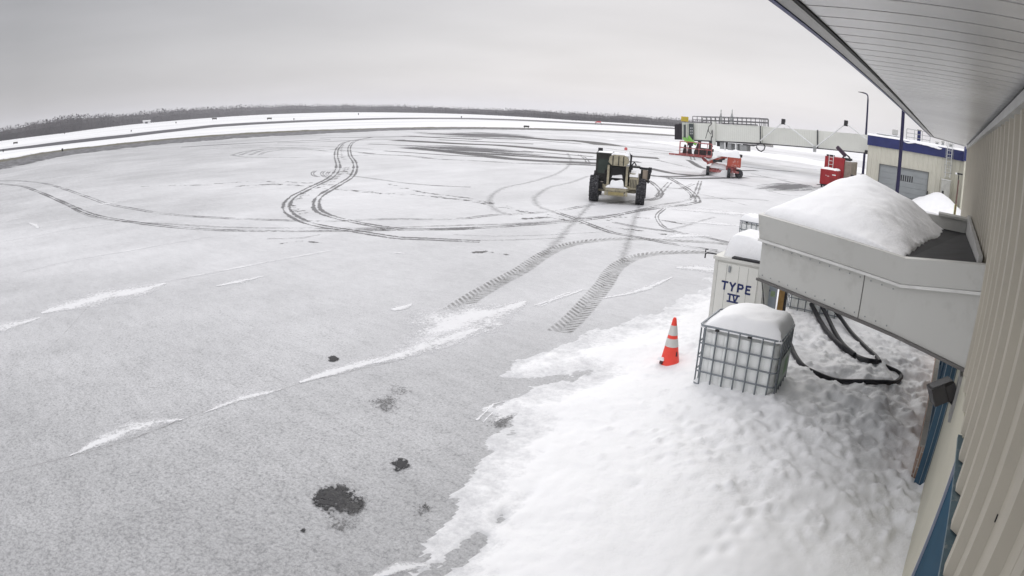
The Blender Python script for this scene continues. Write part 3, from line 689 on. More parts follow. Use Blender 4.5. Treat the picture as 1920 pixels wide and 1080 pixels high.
b = MB(); b.prism([(-.71, -7), (-.688, -7), (-.688, 18.33), (WX, 23.08), (WX, 23.2), (-.71, 18.25)], 4.485, 4.86); tpart(b, 'fascia', BLUEM)
b = MB(); b.prism([(-.73, -7), (12, -7), (12, 23), (WX, 23), (-.73, 18.2)], 4.61, 4.9); tpart(b, 'roof', mat('roof_snow', (.8, .81, .82), .9))
# window bay with header flashing in the nearest stretch of wall
wb = MB(); wb.box(.49, .52, -7, 4.62, 0, 2.10); win = tpart(wb, 'window', GLASS)
b = MB()
for y in (-2.4, -.6, 1.2, 3.0): b.box(.475, .488, y, y+.05, .0, 2.08)
b.box(.478, .489, -7, 4.60, .55, .59)
tpart(b, 'window_frame', TEAL, parent=win)
b = MB(); b.box(.435, .578, -7, 4.70, 2.085, 2.118); tpart(b, 'header_flashing', mat('blue_grey_flashing', (.07, .115, .14), .5, 0, .2, 6., 0, ((.3, .3, .27), .5)), parent=win)
b = MB(); b.box(.468, .50, 4.625, 4.648, 0, 2.08); tpart(b, 'jamb', mat('pale_blue_jamb', (.34, .36, .44), .5), parent=win)
# storefront bay: brick base, blue frames, dark glass, beyond the pier
bay = MB(); bay.box(.36, .60, 7.75, 15, .66, 2.06); bo = tpart(bay, 'storefront_glass', GLASS)
b = MB(); b.box(.33, .358, 7.72, 15, .62, .70); b.box(.33, .358, 7.72, 15, 1.98, 2.10); b.box(.33, .60, 7.70, 7.748, .0, 2.10)
for y in (7.76, 9.4, 11.0, 12.6, 14.2): b.box(.332, .359, y, y+.06, .70, 1.98)
tpart(b, 'storefront_frame', TEAL, parent=bo)
b = MB()
for x_ in (.40, .455): b.box(x_, x_+.006, 7.69, 7.699, 0, 2.1)
b.box(.34, .352, 8.12, 8.14, .7, 1.98); b.box(.325, .3295, 7.72, 15, .655, .672)
tpart(b, 'frame_highlight', mat('bare_aluminium', (.33, .38, .42), .4, .4), parent=bo)
def brick_mat():
    m, t, b = base('brick'); br = N(t, 'ShaderNodeTexBrick'); br.inputs['Scale'].default_value = 1
    br.inputs['Color1'].default_value = (.27, .17, .13, 1); br.inputs['Color2'].default_value = (.36, .26, .20, 1); br.inputs['Mortar'].default_value = (.5, .47, .43, 1)
    br.inputs['Brick Width'].default_value = .21; br.inputs['Row Height'].default_value = .075; br.inputs['Mortar Size'].default_value = .006
    mp_ = N(t, 'ShaderNodeMapping'); mp_.inputs['Rotation'].default_value = (R(90), 0, R(90)); g_ = N(t, 'ShaderNodeNewGeometry')
    t.links.new(g_.outputs['Position'], mp_.inputs[0]); t.links.new(mp_.outputs[0], br.inputs[0])
    t.links.new(mixc(t, rng(t, noise(t, 6, 5), .5, .7, 0, .5), br.outputs[0], (.6, .57, .52)), b.inputs['Base Color']); b.inputs['Roughness'].default_value = .85; return m
BRICK = brick_mat()
b = MB(); b.box(.27, .595, 7.82, 15, -.1, .60); tpart(b, 'brick_base', BRICK, parent=bo)
b = MB()
for k in range(9): b.box(.255, .33, 7.80+k*.8, 8.585+k*.8, .602, .628)
tpart(b, 'stone_sill', mat('stone_sill', (.42, .39, .35), .8, 0, .15, 5.), parent=bo)
b = MB(); b.box(.20, .44, 4.0, 4.75, -.1, .42); b.box(.17, .46, 3.95, 4.80, .422, .50); tpart(b, 'stone_ledge', mat('stone_ledge', (.30, .30, .29), .8, 0, .15, 5.))

# floodlight on the wall between bay and camera
fl = thing('floodlight', 'dark two box floodlight on a grey plate on the tan wall below the canopy', 'floodlight', (.44, 6.2, 2.2), 0)
P = [onz(1783, 748, 1.62)]
def rel(p, o): return (p[0]-o[0], p[1]-o[1], p[2]-o[2])
def atX(x, y, X_):
    d = ray(x, y); s = X_/d[0]; return (X_, d[1]*s, CAM_H+d[2]*s)
pl0 = atX(1799, 712, .46); pl1 = atX(1786, 772, .46)
fc = ( (pl0[0]+pl1[0])/2, (pl0[1]+pl1[1])/2, (pl0[2]+pl1[2])/2 )
dd = ray(1766, 735); hd = fc[1]-.02
s_ = hd/dd[1]; hc = (dd[0]*s_, hd, CAM_H+dd[2]*s_)
fl.location = fc
b = MB(); b.box(-.02, .045, -.13, .13, -.24, .24); b.build('mounting_plate', mat('grey_plate', (.30, .30, .30), .6), fl)
b = MB(); b.tube([(0, 0, -.1), (hc[0]-fc[0]+.05, 0, hc[2]-fc[2]-.03)], .02, 8); b.build('arm', BLACK, fl)
HOUS = mat('dark_bronze_housing', (.05, .048, .05), .5); LENS = mat('smoked_lens', (.15, .15, .155), .25)
hx, hz = hc[0]-fc[0], hc[2]-fc[2]
b = MB(); b.xf = Matrix.Translation((hx, 0, hz)) @ Matrix.Rotation(R(-28), 4, 'Y') @ Matrix.Rotation(R(18), 4, 'Z')
b.box(-.13, .02, -.12, .12, -.09, .09); b.box(.024, .14, -.11, .11, -.1, .06); b.build('housing', HOUS, fl)
b = MB(); b.xf = Matrix.Translation((hx, 0, hz)) @ Matrix.Rotation(R(-28), 4, 'Y') @ Matrix.Rotation(R(18), 4, 'Z'); b.box(-.11, .12, -.10, .10, .094, .10); b.build('lens', LENS, fl)

# ---- door canopy of the terminal
cw, cb, co_, cf, cr_ = (.47, 6.30), (-.40, 6.95), (-2.42, 8.18), (-2.47, 11.95), (.47, 12.0)
ZT = {'w': 3.126, 'b': 2.93, 'o': 2.94, 'f': 2.99, 'r': 3.0}
ZB = 2.12
names = ('w', 'b', 'o', 'f', 'r'); ring = (cw, cb, co_, cf, cr_); cen = (-1.0, 9.6)
def off(p, d): v = Vector((cen[0]-p[0], cen[1]-p[1])).normalized(); return (p[0]+v.x*d if p[0] < .4 else p[0], p[1]+v.y*d)
can = None
b = MB()
lo = [(*off(p, .05), ZB) for p in ring]; hi = [(*off(p, .05), {'w': 2.84, 'b': 2.62, 'o': 2.60, 'f': 2.62, 'r': 2.7}[n]) for p, n in zip(ring, names)]
b.hull2(lo[::-1], hi[::-1]); can = tpart(b, 'canopy', PANEL)
b = MB(); out_lo = [(*p, z[2]+.034) for p, z in zip(ring, hi)]; out_hi = [(*(off(p, -.05)), ZT[n]) for p, n in zip(ring, names)]
in_lo = [(*off(p, .12), z[2]+.034) for p, z in zip(ring, hi)]; in_hi = [(*off(p, .08), ZT[n]) for p, n in zip(ring, names)]
for k in range(4):      # parapet segments
    a, c = k, k+1
    b.hull2([out_lo[a], in_lo[a], in_hi[a], out_hi[a]], [out_lo[c], in_lo[c], in_hi[c], out_hi[c]])
tpart(b, 'parapet', PANEL, parent=can)
b = MB()
for k in range(4):
    A, B_ = hi[k], hi[k+1]; oa, ob = off(ring[k], -.02), off(ring[k+1], -.02)
    b.hull2([(A[0], A[1], A[2]+.001), (*oa, A[2]+.001), (*oa, A[2]+.031), (A[0], A[1], A[2]+.031)], [(B_[0], B_[1], B_[2]+.001), (*ob, B_[2]+.001), (*ob, B_[2]+.031), (B_[0], B_[1], B_[2]+.031)])
tpart(b, 'drip_edge', PANELW, parent=can)
b = MB()    # dark bottom trim, panel joints
for k in range(2):
    A, B_ = off(ring[k], .02), off(ring[k+1], .02); A2, B2 = off(ring[k], .09), off(ring[k+1], .09)
    b.hull2([(*A, ZB-.035), (*A2, ZB-.035), (*A2, ZB-.002), (*A, ZB-.002)], [(*B_, ZB-.035), (*B2, ZB-.035), (*B2, ZB-.002), (*B_, ZB-.002)])
A, B_ = Vector((*off(cb, .05), 0)), Vector((*off(co_, .05), 0)); d = (B_-A).normalized(); nrm = Vector((d.y, -d.x, 0))*(-1)
if nrm.y > 0: nrm = -nrm
for t_ in (.22,):
    p = A.lerp(B_, t_)
    b.hull2([tuple(p+nrm*.004+Vector((0, 0, ZB))), tuple(p+d*.012+nrm*.004+Vector((0, 0, ZB))), tuple(p+d*.012-nrm*.02+Vector((0, 0, ZB))), tuple(p-nrm*.02+Vector((0, 0, ZB)))],
            [tuple(p+nrm*.004+Vector((0, 0, 2.61))), tuple(p+d*.012+nrm*.004+Vector((0, 0, 2.61))), tuple(p+d*.012-nrm*.02+Vector((0, 0, 2.61))), tuple(p-nrm*.02+Vector((0, 0, 2.61)))])
tpart(b, 'trim_joint', mat('brown_grey_trim', (.13, .125, .12), .5), parent=can)
b = MB()
for k in range(14):
    t_ = (k+.5)/14; p = A.lerp(B_, t_)
    for zz in (2.17, 2.57): q = p+nrm*.003; b.box(q.x-.007, q.x+.007, q.y-.004, q.y+.004, zz-.007, zz+.007)
tpart(b, 'screw_row', STEEL, parent=can)
MEMB = mat('roof_membrane', (.028, .028, .03), .9, 0, .25, 3., .3)
mem = [(.38, 6.50, 3.09), (-.38, 7.08, 2.905), (-2.34, 8.28, 2.88), (-2.34, 11.8, 2.80), (.38, 11.82, 2.82)]
b = MB(); b.v = mem+[(x, y, 2.70) for x, y, z in mem]; b.f = [[0, 4, 1], [1, 4, 3], [1, 3, 2], [5, 6, 9], [6, 8, 9], [6, 7, 8]]+[[k, (k+1) % 5, 5+(k+1) % 5, 5+k] for k in range(5)]
tpart(b, 'roof_membrane', MEMB, parent=can)
b = MB(); b.hull2([(.385, 6.46, 2.98), (.43, 6.46, 2.98), (.43, 6.46, 3.17), (.385, 6.46, 3.17)], [(.385, 11.8, 2.80), (.43, 11.8, 2.80), (.43, 11.8, 3.12), (.385, 11.8, 3.12)]); tpart(b, 'wall_flashing', TRIM, parent=can)
b = MB(); b.box(-.14, .38, 11.55, 11.62, 2.83, 3.03); b.box(-.16, .42, 11.5, 11.9, 3.035, 3.075); tpart(b, 'curb', PANEL, parent=can)
# snow heaped on the canopy
xs = np.arange(-2.62, .40, .035); ys = np.arange(6.4, 12.1, .045); X, Y = np.meshgrid(xs, ys, indexing='ij')
edge = np.minimum(X+2.42, 11.92-Y)
ny = Y-(6.98+(-(X+.42))*.615)          # distance behind the slanted near face
edge = np.minimum(edge, ny/1.17-.03)
bare = (-.40+.10*(Y-7.3))-X+fbm(X, Y, 2.5, 4)*.16
zb_ = 2.90-.03*np.clip(Y-8, 0, 4)
rr = np.sqrt(((X+1.42)/1.0)**2+((Y-10.4)/2.1)**2)*(1+.35*fbm(X, Y, .9, 3))
H0 = .17*sstep(0, .7, edge)+.54*np.exp(-rr**1.25)
H0 = H0+fbm(X, Y, 1.1, 4)*.09+fbm(X, Y, 5, 4, .6)*.035+np.maximum(fbm(X, Y, 7, 3, .6), 0)*.10*sstep(.8, .1, bare)
Zs = zb_+H0*(1-(1-np.clip(bare/.75, 0, 1))**1.8)
Zs = np.where((edge > 0.0) & (bare > 0), Zs, 2.74)
lim = 2.945+1.1*np.clip(edge, 0, 9)
Zs = np.minimum(Zs, lim)
o = sheet('canopy_snow', xs, ys, Zs, SNOWCAP, keep=Zs > 2.75)
tag(o, 'tall smooth heap of snow on the flat roof of the door canopy', 'snow', kind='stuff')

# ================================================================== FAR WING
SID2 = mat('cream_siding', (.60, .585, .50), .55, 0, .05, 1.)
wing = thing('terminal_wing', 'low cream ribbed wing with blue band and grey overhead door', 'building', (-3, 58, 0))
def wpart(b, name, m, parent=None, smooth=False):
    o = b.build(name, m, None, smooth); o.parent = parent or wing
    if parent is None: o.matrix_parent_inverse = Matrix.Translation((3, -58, 0))
    return o
def sidingy(b, x0, x1, z0, z1, y, per=.42, d=.04):
    prof = []; x = math.floor(x0/per)*per
    while x < x1+per:
        for dx, dy in ((0, 0), (.14, 0), (.18, -d), (.26, -d), (.30, 0)): prof.append((x+dx, dy))
        x += per
    prof = [p for p in prof if x0 < p[0] < x1]
    b.prism([(x0, y+.1), (x0, y)]+[(xx, y+dy) for xx, dy in prof]+[(x1, y), (x1, y+.1)], z0, z1)
b = MB(); sidingy(b, -7.75, -6.62, 0, 4.0, 58); sidingy(b, -6.618, -2.12, 2.52, 4.0, 58); sidingy(b, -2.118, 1.5, 0, 4.0, 58)
b.box(-7.75, 14, 58.12, 76, -.3, 4.0); b.box(-7.82, -7.752, 58, 76, 0, 4.0); wpart(b, 'wall', SID2)
b = MB(); b.box(-7.9, 1.5, 57.86, 57.95, 4.0, 4.84); b.box(-7.9, -7.82, 57.96, 76, 4.0, 4.84); wpart(b, 'blue_fascia', BLUEM)
b = MB(); b.box(-7.8, 14, 57.96, 76, 4.2, 4.80); wpart(b, 'roof', SID2)
xs = np.arange(-7.95, 1.6, .07); ys = np.arange(57.72, 66, .12); X, Y = np.meshgrid(xs, ys, indexing='ij')
ov = sstep(57.70, 58.0, Y); sag = sstep(-5.0, -3.4, X)*sstep(-.8, -1.6, X)
lipy = 57.93-.2*sag-fbm(X, X*0, .9, 4)*.35*sag-.03
Zr = 4.86+.16*sstep(0, .8, Y-lipy)+fbm(X, Y, .8, 4)*.10
Zr = np.where(Y < lipy+.12, 4.84-.35*sag*(lipy+.12-Y)/.2-.02, Zr); 
o = sheet('roof_snow', xs, ys, Zr, SNOW, keep=(Y > lipy-.01)); tag(o, 'snow lying on the wing roof and drooping over its blue band', 'snow', kind='stuff')
b = MB()
z = 0.02
while z < 2.5:
    b.box(-6.6, -2.14, 58.03, 58.08, z, min(z+.46, 2.515)); z += .48
b.box(-6.6, -2.14, 58.085, 58.11, 0, 2.515)
DOORM = mat('grey_door', (.30, .32, .325), .5, 0, .06, 1.)
door = wpart(b, 'overhead_door', DOORM)
b = MB()
for k in range(6):
    x = -4.62+k*.2; b.box(x, x+.11, 58.015, 58.028, 1.45, 1.95)
wpart(b, 'door_vent', DARK, parent=door)
b = MB(); b.box(-6.66, -6.602, 57.93, 58.1, 0, 2.58); b.box(-2.138, -2.08, 57.93, 58.1, 0, 2.58); b.box(-6.6, -2.14, 57.94, 58.09, 2.52, 2.57); wpart(b, 'door_frame', mat('dark_door_frame', (.14, .14, .13), .6), parent=door)
b = MB(); b.box(-6.75, -6.67, 57.7, 57.9, 0, 1.0); b.box(-2.07, -1.99, 57.7, 57.9, 0, 1.0); b.box(-6.6, -2.2, 57.96, 57.995, 0, .07); wpart(b, 'door_bollard', DARK)
# taller link between wing and terminal
b = MB(); sidingy(b, 1.03, 1.9, 0, 4.05, 54); b.box(1.03, 12, 54.12, 57.8, 0, 4.05); wpart(b, 'link_wall', mat('pale_siding', (.68, .67, .56), .55))
b = MB(); b.box(.95, 12, 53.9, 57.7, 4.055, 5.15); wpart(b, 'link_fascia', BLUEM)
# caged ladder
WHT = mat('white_metal', (.80, .81, .80), .5); GREYM = mat('grey_metal', (.36, .37, .37), .5, .2)
lad = thing('caged_ladder', 'white caged ladder climbing the wing wall to its roof', 'ladder', (-.35, 57.7, 2.4))
for x in (-.22, .22): b = MB(); b.tube([(x, 0, 0), (x, 0, 3.2)], .045, 6); b.build('rail', WHT, lad)
for k in range(10): b = MB(); b.tube([(-.22, 0, .15+k*.3), (.22, 0, .15+k*.3)], .018, 6); b.build('rung', WHT, lad)
b = MB()
for k in range(5):
    zz = .4+k*.65; b.tube([(-.22+.0, 0, zz)]+[(-.38*math.cos(R(a)), -.7*math.sin(R(a)), zz) for a in range(0, 181, 30)]+[(.22, 0, zz)], .016, 5)
for a in (20, 60, 90, 120, 160): b.tube([(-.38*math.cos(R(a)), -.7*math.sin(R(a)), .4), (-.38*math.cos(R(a)), -.7*math.sin(R(a)), 3.0)], .013, 5)
b.build('cage', GREYM, lad)
cab_ = thing('electrical_cabinet', 'tall pale cabinet below the caged ladder on the wing wall', 'cabinet', (-.42, 57.2, 0))
b = MB(); b.rbox(-.42, .42, -.25, .3, .2, 2.2, .04); b.build('body', mat('pale_grey_cabinet', (.5, .5, .47), .55), cab_)
b = MB(); b.box(-.46, .46, -.29, .34, 2.205, 2.26); b.build('lid', WHT, cab_); b = MB(); b.box(-.3, -.12, -.275, -.252, 1.05, 1.3); b.build('lock', DARK, cab_)
b = MB(); b.box(-.5, .5, -.3, .34, -.05, .19); b.build('plinth', GREYM, cab_)
# roof equipment
v = thing('roof_vent', 'small boxy grey vent on the wing roof left of the blue pole', 'roof vent', (*ony(1678, 252, 62)[:2], 4.8))
b = MB(); b.rbox(-.3, .3, -.3, .3, .0, .12, .02); b.rbox(-.22, .22, -.22, .22, .12, .5, .02); b.build('base', GREYM, v); b = MB(); b.rbox(-.27, .27, -.27, .27, .5, .95, .03); b.build('hood', mat('light_hood', (.5, .5, .48), .5), v)
v = thing('roof_curb', 'long low roof hatch on the wing roof beside the vent', 'roof hatch', (*ony(1668, 256, 60)[:2], 4.85))
b = MB(); b.box(-1.2, .9, -.3, .3, .05, .28); b.build('curb', GREYM, v); b = MB(); b.box(-1.25, .95, -.35, .35, .282, .34); b.build('lid', SNOWCAP, v)
v = thing('roof_railing', 'grey pipe guard railing round a platform on the wing roof', 'railing', (*ony(1722, 256, 60.5)[:2], 4.9))
b = MB()
for zz in (.35, .7, 1.05):
    b.tube([(-1.1, -.6, zz), (1.15, -.6, zz)], .028, 6); b.tube([(-1.1, -.6, zz), (-1.1, .8, zz)], .028, 6)
b.build('rail', GREYM, v)
for x in (-1.1, -.35, .4, 1.15): b = MB(); b.tube([(x, -.6, 0), (x, -.6, 1.05)], .03, 6); b.build('post', GREYM, v)
b = MB(); b.box(-1.15, 1.2, -.7, .9, -.02, .14); b.build('platform', mat('dark_platform', (.12, .12, .12), .6), v)
v = thing('exhaust_box', 'narrow dark blue exhaust box standing behind the roof railing', 'exhaust', (*ony(1723, 256, 61.6)[:2], 4.85))
b = MB(); b.rbox(-.16, .16, -.16, .16, 0, 1.15, .02); b.build('duct', BLUEM, v); b = MB(); b.box(-.2, .2, -.2, .2, 1.152, 1.22); b.build('cap', DARK, v)
for (px, w_, hh, lab) in ((1757, .35, .45, 'squat snow dusted roof fan nearest the soffit edge'), (1768, .28, .6, 'taller roof pipe with a cap beside the ladder top'), (1783, .4, .5, 'pale roof unit right of the ladder top')):
    p = ony(px, 268, 60); v = thing('roof_fan', lab, 'roof fan', (p[0], 60, 4.85))
    b = MB(); b.lathe([(w_*.5, 0), (w_*.5, hh*.5), (w_*.35, hh*.5), (w_*.35, hh*.7)], (0, 0, 0), n=12); b.build('base', GREYM, v)
    b = MB(); b.lathe([(w_*.62, hh*.705), (w_*.62, hh*.9), (w_*.3, hh)], (0, 0, 0), n=12); b.build('cap', mat('light_hood', (.5,)*3), v)
# small post with lamp, and snow covered bins at the foot of the link
p0 = ony(1789, 408, 45); v = thing('signal_post', 'thin brown post with a small bright lamp near the terminal corner', 'post', (p0[0], 45, 0))
b = MB(); b.tube([(0, 0, 0), (.02, 0, 2.75)], .05, 8); b.build('pole', mat('rust_brown', (.13, .07, .06), .7), v)
b = MB(); b.tube([(0, 0, 2.75), (.0, 0, 3.12)], .035, 8); b.box(-.12, .28, -.08, .08, 3.1, 3.2); b.build('arm', DARK, v)
b = MB(); b.rbox(-.26, -.12, -.08, .08, 3.08, 3.2, .02); b.build('lamp_head', mat('white_lamp', (.85, .85, .85), .3), v)
b = MB(); b.lathe([(.09, 0), (.09, 1.1), (.06, 1.14)], (-.0, .25, 0), n=10); b.build('bollard_sleeve', mat('yellow_green_paint', (.4, .45, .12), .5), v)
for px, lab in ((1789, 'snow capped white drum at the foot of the brown post, the left one'), (1797, 'snow capped white drum close against the terminal corner, the right one')):
    p = ony(px, 402, 38); v = thing('drum', lab, 'drum', (p[0], 38, 0), 0, 'drums by the terminal corner')
    b = MB(); b.lathe([(.13, 0), (.14, .05), (.14, .4), (.15, .42), (.14, .45), (.14, .85)], (0, 0, 0), n=14); b.build('body', mat('white_drum', (.62, .62, .66), .5), v, True)
    b = MB(); b.lathe([(.15, .852), (.15, .95), (.09, 1.02), (.01, 1.04)], (0, 0, 0), n=14); b.build('snow_lid', SNOWCAP, v, True)

# ================================================================== POLES
PUR = mat('dark_blue_paint', (.012, .010, .05), .45, 0, .1, 4.)
bp = onz(1680, 378); v = thing('steel_pole', 'tall dark blue pole before the overhead door, reaching the soffit edge', 'pole', bp)
tp = atR(1690, 190, math.hypot(bp[0], bp[1])); b = MB(); b.tube([(0, 0, 0), (0, 0, 7.5)], [.16, .14], 12); b.build('shaft', PUR, v, True)
b = MB(); b.box(-.25, .25, -.25, .25, 0, .04); b.lathe([(.2, .042), (.2, .12)], (0, 0, 0), n=12); b.build('base_plate', PUR, v)
lp = onz(1617, 335); v = thing('light_pole', 'tall lamp post with a curved arm left of the wing', 'lamp post', lp)
b = MB(); b.tube([(0, 0, 0), (0, 0, 9.3)], [.17, .10], 10); b.build('shaft', PUR, v, True)
b = MB(); b.tube([(0, 0, 9.3), (-.03, 0, 9.65), (-.15, .0, 9.85), (-.4, 0, 9.95), (-.7, 0, 9.98)], .08, 8); b.build('arm', PUR, v, True)
b = MB(); b.hull2([(-.6, -.14, 9.93), (-.6, .14, 9.93), (-.6, .14, 10.05), (-.6, -.14, 10.05)], [(-1.25, -.12, 9.98), (-1.25, .12, 9.98), (-1.25, .12, 10.03), (-1.25, -.12, 10.03)]); b.build('lamp_head', DARK, v)
b = MB(); b.lathe([(.3, 0), (.3, .5), (.22, .55)], (0, 0, 0), n=12); b.build('footing', mat('concrete', (.35, .34, .33), .85), v)

# ================================================================== PASSENGER BRIDGE
BR = mat('bridge_panel', (.74, .75, .70), .55, 0, .04, .5); BRD = mat('bridge_dark_trim', (.06, .06, .065), .6)
br = thing('passenger_bridge', 'long pale grey passenger boarding bridge with roof railing behind the boom lift', 'boarding bridge', atR(1310, 297, 80))
inv = Matrix.Translation(-Vector(br.location))
def bpart(b, name, m, parent=None, smooth=False):
    o = b.build(name, m, None, smooth); o.parent = parent or br
    if parent is None: o.matrix_parent_inverse = inv
    return o
RA, RB = 80., 70.
def bR(px): return RA+(RB-RA)*(px-1300)/(1640-1300)
A0 = Vector(atR(1300, 262, bR(1300))); B0 = Vector(atR(1640, 288, bR(1640)))
bd = Vector((B0.x-A0.x, B0.y-A0.y, 0)).normalized(); bn = Vector((-bd.y, bd.x, 0))
if bn.y < 0: bn = -bn
def bp_(px, py, dn=0):      # point on the bridge's near face
    d = ray(px, py); o_ = Vector((A0.x, A0.y, 0)); n2 = bn; s = (o_.dot(n2))/(d[0]*n2.x+d[1]*n2.y)
    return Vector((d[0]*s, d[1]*s, CAM_H+d[2]*s))+bn*dn
def slab(b, px0, px1, t0, t1, b0, b1, dep=2.0, dn=0, nr=0):
    A = [bp_(px0, b0, dn), bp_(px0, b0, dn)+bn*dep, bp_(px0, t0, dn)+bn*dep, bp_(px0, t0, dn)]
    B = [bp_(px1, b1, dn), bp_(px1, b1, dn)+bn*dep, bp_(px1, t1, dn)+bn*dep, bp_(px1, t1, dn)]
    b.hull2(A, B)
    for k in range(nr):
        t = (k+.5)/nr; px = px0+(px1-px0)*t; tt = t0+(t1-t0)*t; bb = b0+(b1-b0)*t; a, c = bp_(px, tt, dn-.03), bp_(px, bb, dn-.03)
        w_ = bd*.06; b.hull2([tuple(a-w_), tuple(a+w_), tuple(a+w_+bn*.028), tuple(a-w_+bn*.028)], [tuple(c-w_), tuple(c+w_), tuple(c+w_+bn*.028), tuple(c-w_+bn*.028)])
b = MB(); slab(b, 1301, 1427, 230.5, 236, 262, 268, 2.6, 0, 34); bpart(b, 'outer_tunnel', BR)
b = MB(); slab(b, 1428, 1660, 237.5, 256, 268, 290, 2.0, .25, 52); bpart(b, 'inner_tunnel', BR)
b = MB(); slab(b, 1301, 1427, 262.3, 268.3, 264.3, 270.3, 2.5, .02); slab(b, 1428, 1660, 268.3, 290.3, 270.2, 292.3, 1.9, .2)
for px, t, bt in ((1426, 236, 270), (1532, 243.5, 277)): slab(b, px-.9, px+.9, t, t, bt, bt, .1, -.08 if px < 1430 else .1)
bpart(b, 'bottom_beam', BRD)
b = MB(); slab(b, 1353, 1421, 230.2, 233.6, 231.8, 235.4, .1, -.1); bpart(b, 'roof_edge', BRD)
b = MB(); slab(b, 1281, 1301, 229.5, 230.5, 263, 262.5, 3.0, -.25); slab(b, 1289, 1292, 231, 231, 262, 262, .05, -.31); cb_ = bpart(b, 'cab', mat('cab_panel', (.50, .52, .46), .55))
b = MB(); slab(b, 1284.5, 1288, 234, 234, 258, 258, .06, -.32); slab(b, 1294.5, 1303, 232, 232.5, 262.5, 262.5, .06, -.34); bpart(b, 'cab_window', mat('cab_glass', (.06, .075, .075), .2), cb_)
for k in range(3):
    for j in range(2): b = MB(); slab(b, 1297+j*3, 1299+j*3, 239+k*5, 239+k*5, 242+k*5, 242+k*5, .02, -.37); bpart(b, 'cab_pane', GREYM, cb_)
b = MB()
Cc = [bp_(1281, 230), bp_(1281, 263)]
for k in range(6):
    dz = .09 if k % 2 else 0; px = 1281-k*2.6; bulge = [0, .3, 1, 1.8, 2.4, 2.6][k]
    a0 = bp_(px, 231.5+bulge*.6+dz*8, -.1); a1 = bp_(px, 260.5+bulge*.4-dz*8, -.1)
    px2 = px-2.2; c0 = bp_(px2, 231.5+bulge*.6, -.1); c1 = bp_(px2, 260.5+bulge*.4, -.1)
    b.hull2([tuple(a1), tuple(a1+bn*2.8), tuple(a0+bn*2.8), tuple(a0)], [tuple(c1), tuple(c1+bn*2.8), tuple(c0+bn*2.8), tuple(c0)])
bpart(b, 'closure_bellows', mat('dark_bellows', (.028, .024, .03), .85))
b = MB(); a = bp_(1277, 222.5, .8); b.xf = Matrix.Translation(a); b.box(-.48, .48, -.03, .03, -.30, .30); sg = bpart(b, 'sign', mat('yellow_sign', (.55, .42, .05), .5))
b = MB(); b.tube([tuple(bp_(1277, 231, .85)), tuple(bp_(1277, 219, .85))], .05, 6); bpart(b, 'sign_post', DARK, sg)
def railing(b, px0, px1, t0, t1, b0, b1, n, dn):
    for f_ in (0, .5): b.tube([tuple(bp_(px0, t0+(b0-t0)*f_, dn)), tuple(bp_(px1, t1+(b1-t1)*f_, dn))], .045, 5)
    for k in range(n+1):
        t = k/n; px = px0+(px1-px0)*t; b.tube([tuple(bp_(px, t0+(t1-t0)*t, dn)), tuple(bp_(px, b0+(b1-b0)*t, dn))], .045, 5)
b = MB(); railing(b, 1298, 1424, 218, 221.5, 230.5, 236, 15, .1); railing(b, 1298, 1424, 218, 221.5, 230.5, 236, 15, 2.3); railing(b, 1424, 1439, 222, 222.5, 236, 237, 4, .1); bpart(b, 'roof_railing', mat('railing_grey', (.13, .13, .135), .6))
for px in (1341, 1362):
    b = MB(); p = bp_(px, 229, 1.2); b.xf = Matrix.Translation(p); b.lathe([(.28, 0), (.24, .35), (.12, .9), (.05, 1.2), (.05, 1.55)], (0, 0, 0), n=10); bpart(b, 'beacon', GREYM, smooth=True)
b = MB(); slab(b, 1338.5, 1343, 228, 228, 272, 272, .3, -.4); bpart(b, 'service_column', BR)
b = MB()
b.tube([tuple(bp_(1340, 232, -.6)), tuple(bp_(1334, 238, -.6)), tuple(bp_(1333, 246, -.6)), tuple(bp_(1338, 252, -.6)), tuple(bp_(1340.5, 244, -.6)), tuple(bp_(1341, 258, -.6))], .045, 6)
b.tube([tuple(bp_(1333, 242, -.6)), tuple(bp_(1328, 260, -.6))], .035, 6)
b.tube([tuple(bp_(1340, 256, -.7)), tuple(bp_(1339, 266, -.7)), tuple(bp_(1342, 276, -.7))], .06, 6); bpart(b, 'cable', BLACK, smooth=True)
b = MB(); b.tube([tuple(bp_(px, py, -.2)) for px, py in ((1395, 271), (1415, 273.5), (1421, 272), (1420, 277), (1424, 282), (1429, 284), (1434, 281), (1436, 275), (1433, 270), (1427, 269), (1422, 271))], .07, 7); bpart(b, 'cable_loop', BLACK, smooth=True)
for pts in (((1428, 264), (1471, 229), (1529, 275)), ((1532, 276), (1588, 232), (1640, 272))):
    b = MB(); k0 = -.3
    b.tube([tuple(bp_(*pts[0], k0)), tuple(bp_(*pts[1], k0))], .075, 6); b.tube([tuple(bp_(*pts[1], k0)), tuple(bp_(*pts[2], k0))], .075, 6); o = bpart(b, 'tie_rod', WHT)
    b = MB(); p = bp_(pts[1][0], pts[1][1]-.5, k0); b.xf = Matrix.Translation(p); b.rbox(-.2, .2, -.2, .2, -.3, .3, .05); bpart(b, 'rod_head', DARK, o)
    b = MB(); p = bp_(pts[2][0], pts[2][1]+4, k0+.1); b.xf = Matrix.Translation(p); b.box(-.15, .15, -.15, .15, -.35, .3); bpart(b, 'rod_foot', GREYM, o)
b = MB(); p = bp_(1626, 285.5, -.2); b.xf = Matrix.Translation(p); b.rbox(-.2, .2, -.2, .2, -.2, .2, .05); bpart(b, 'end_bumper', DARK)
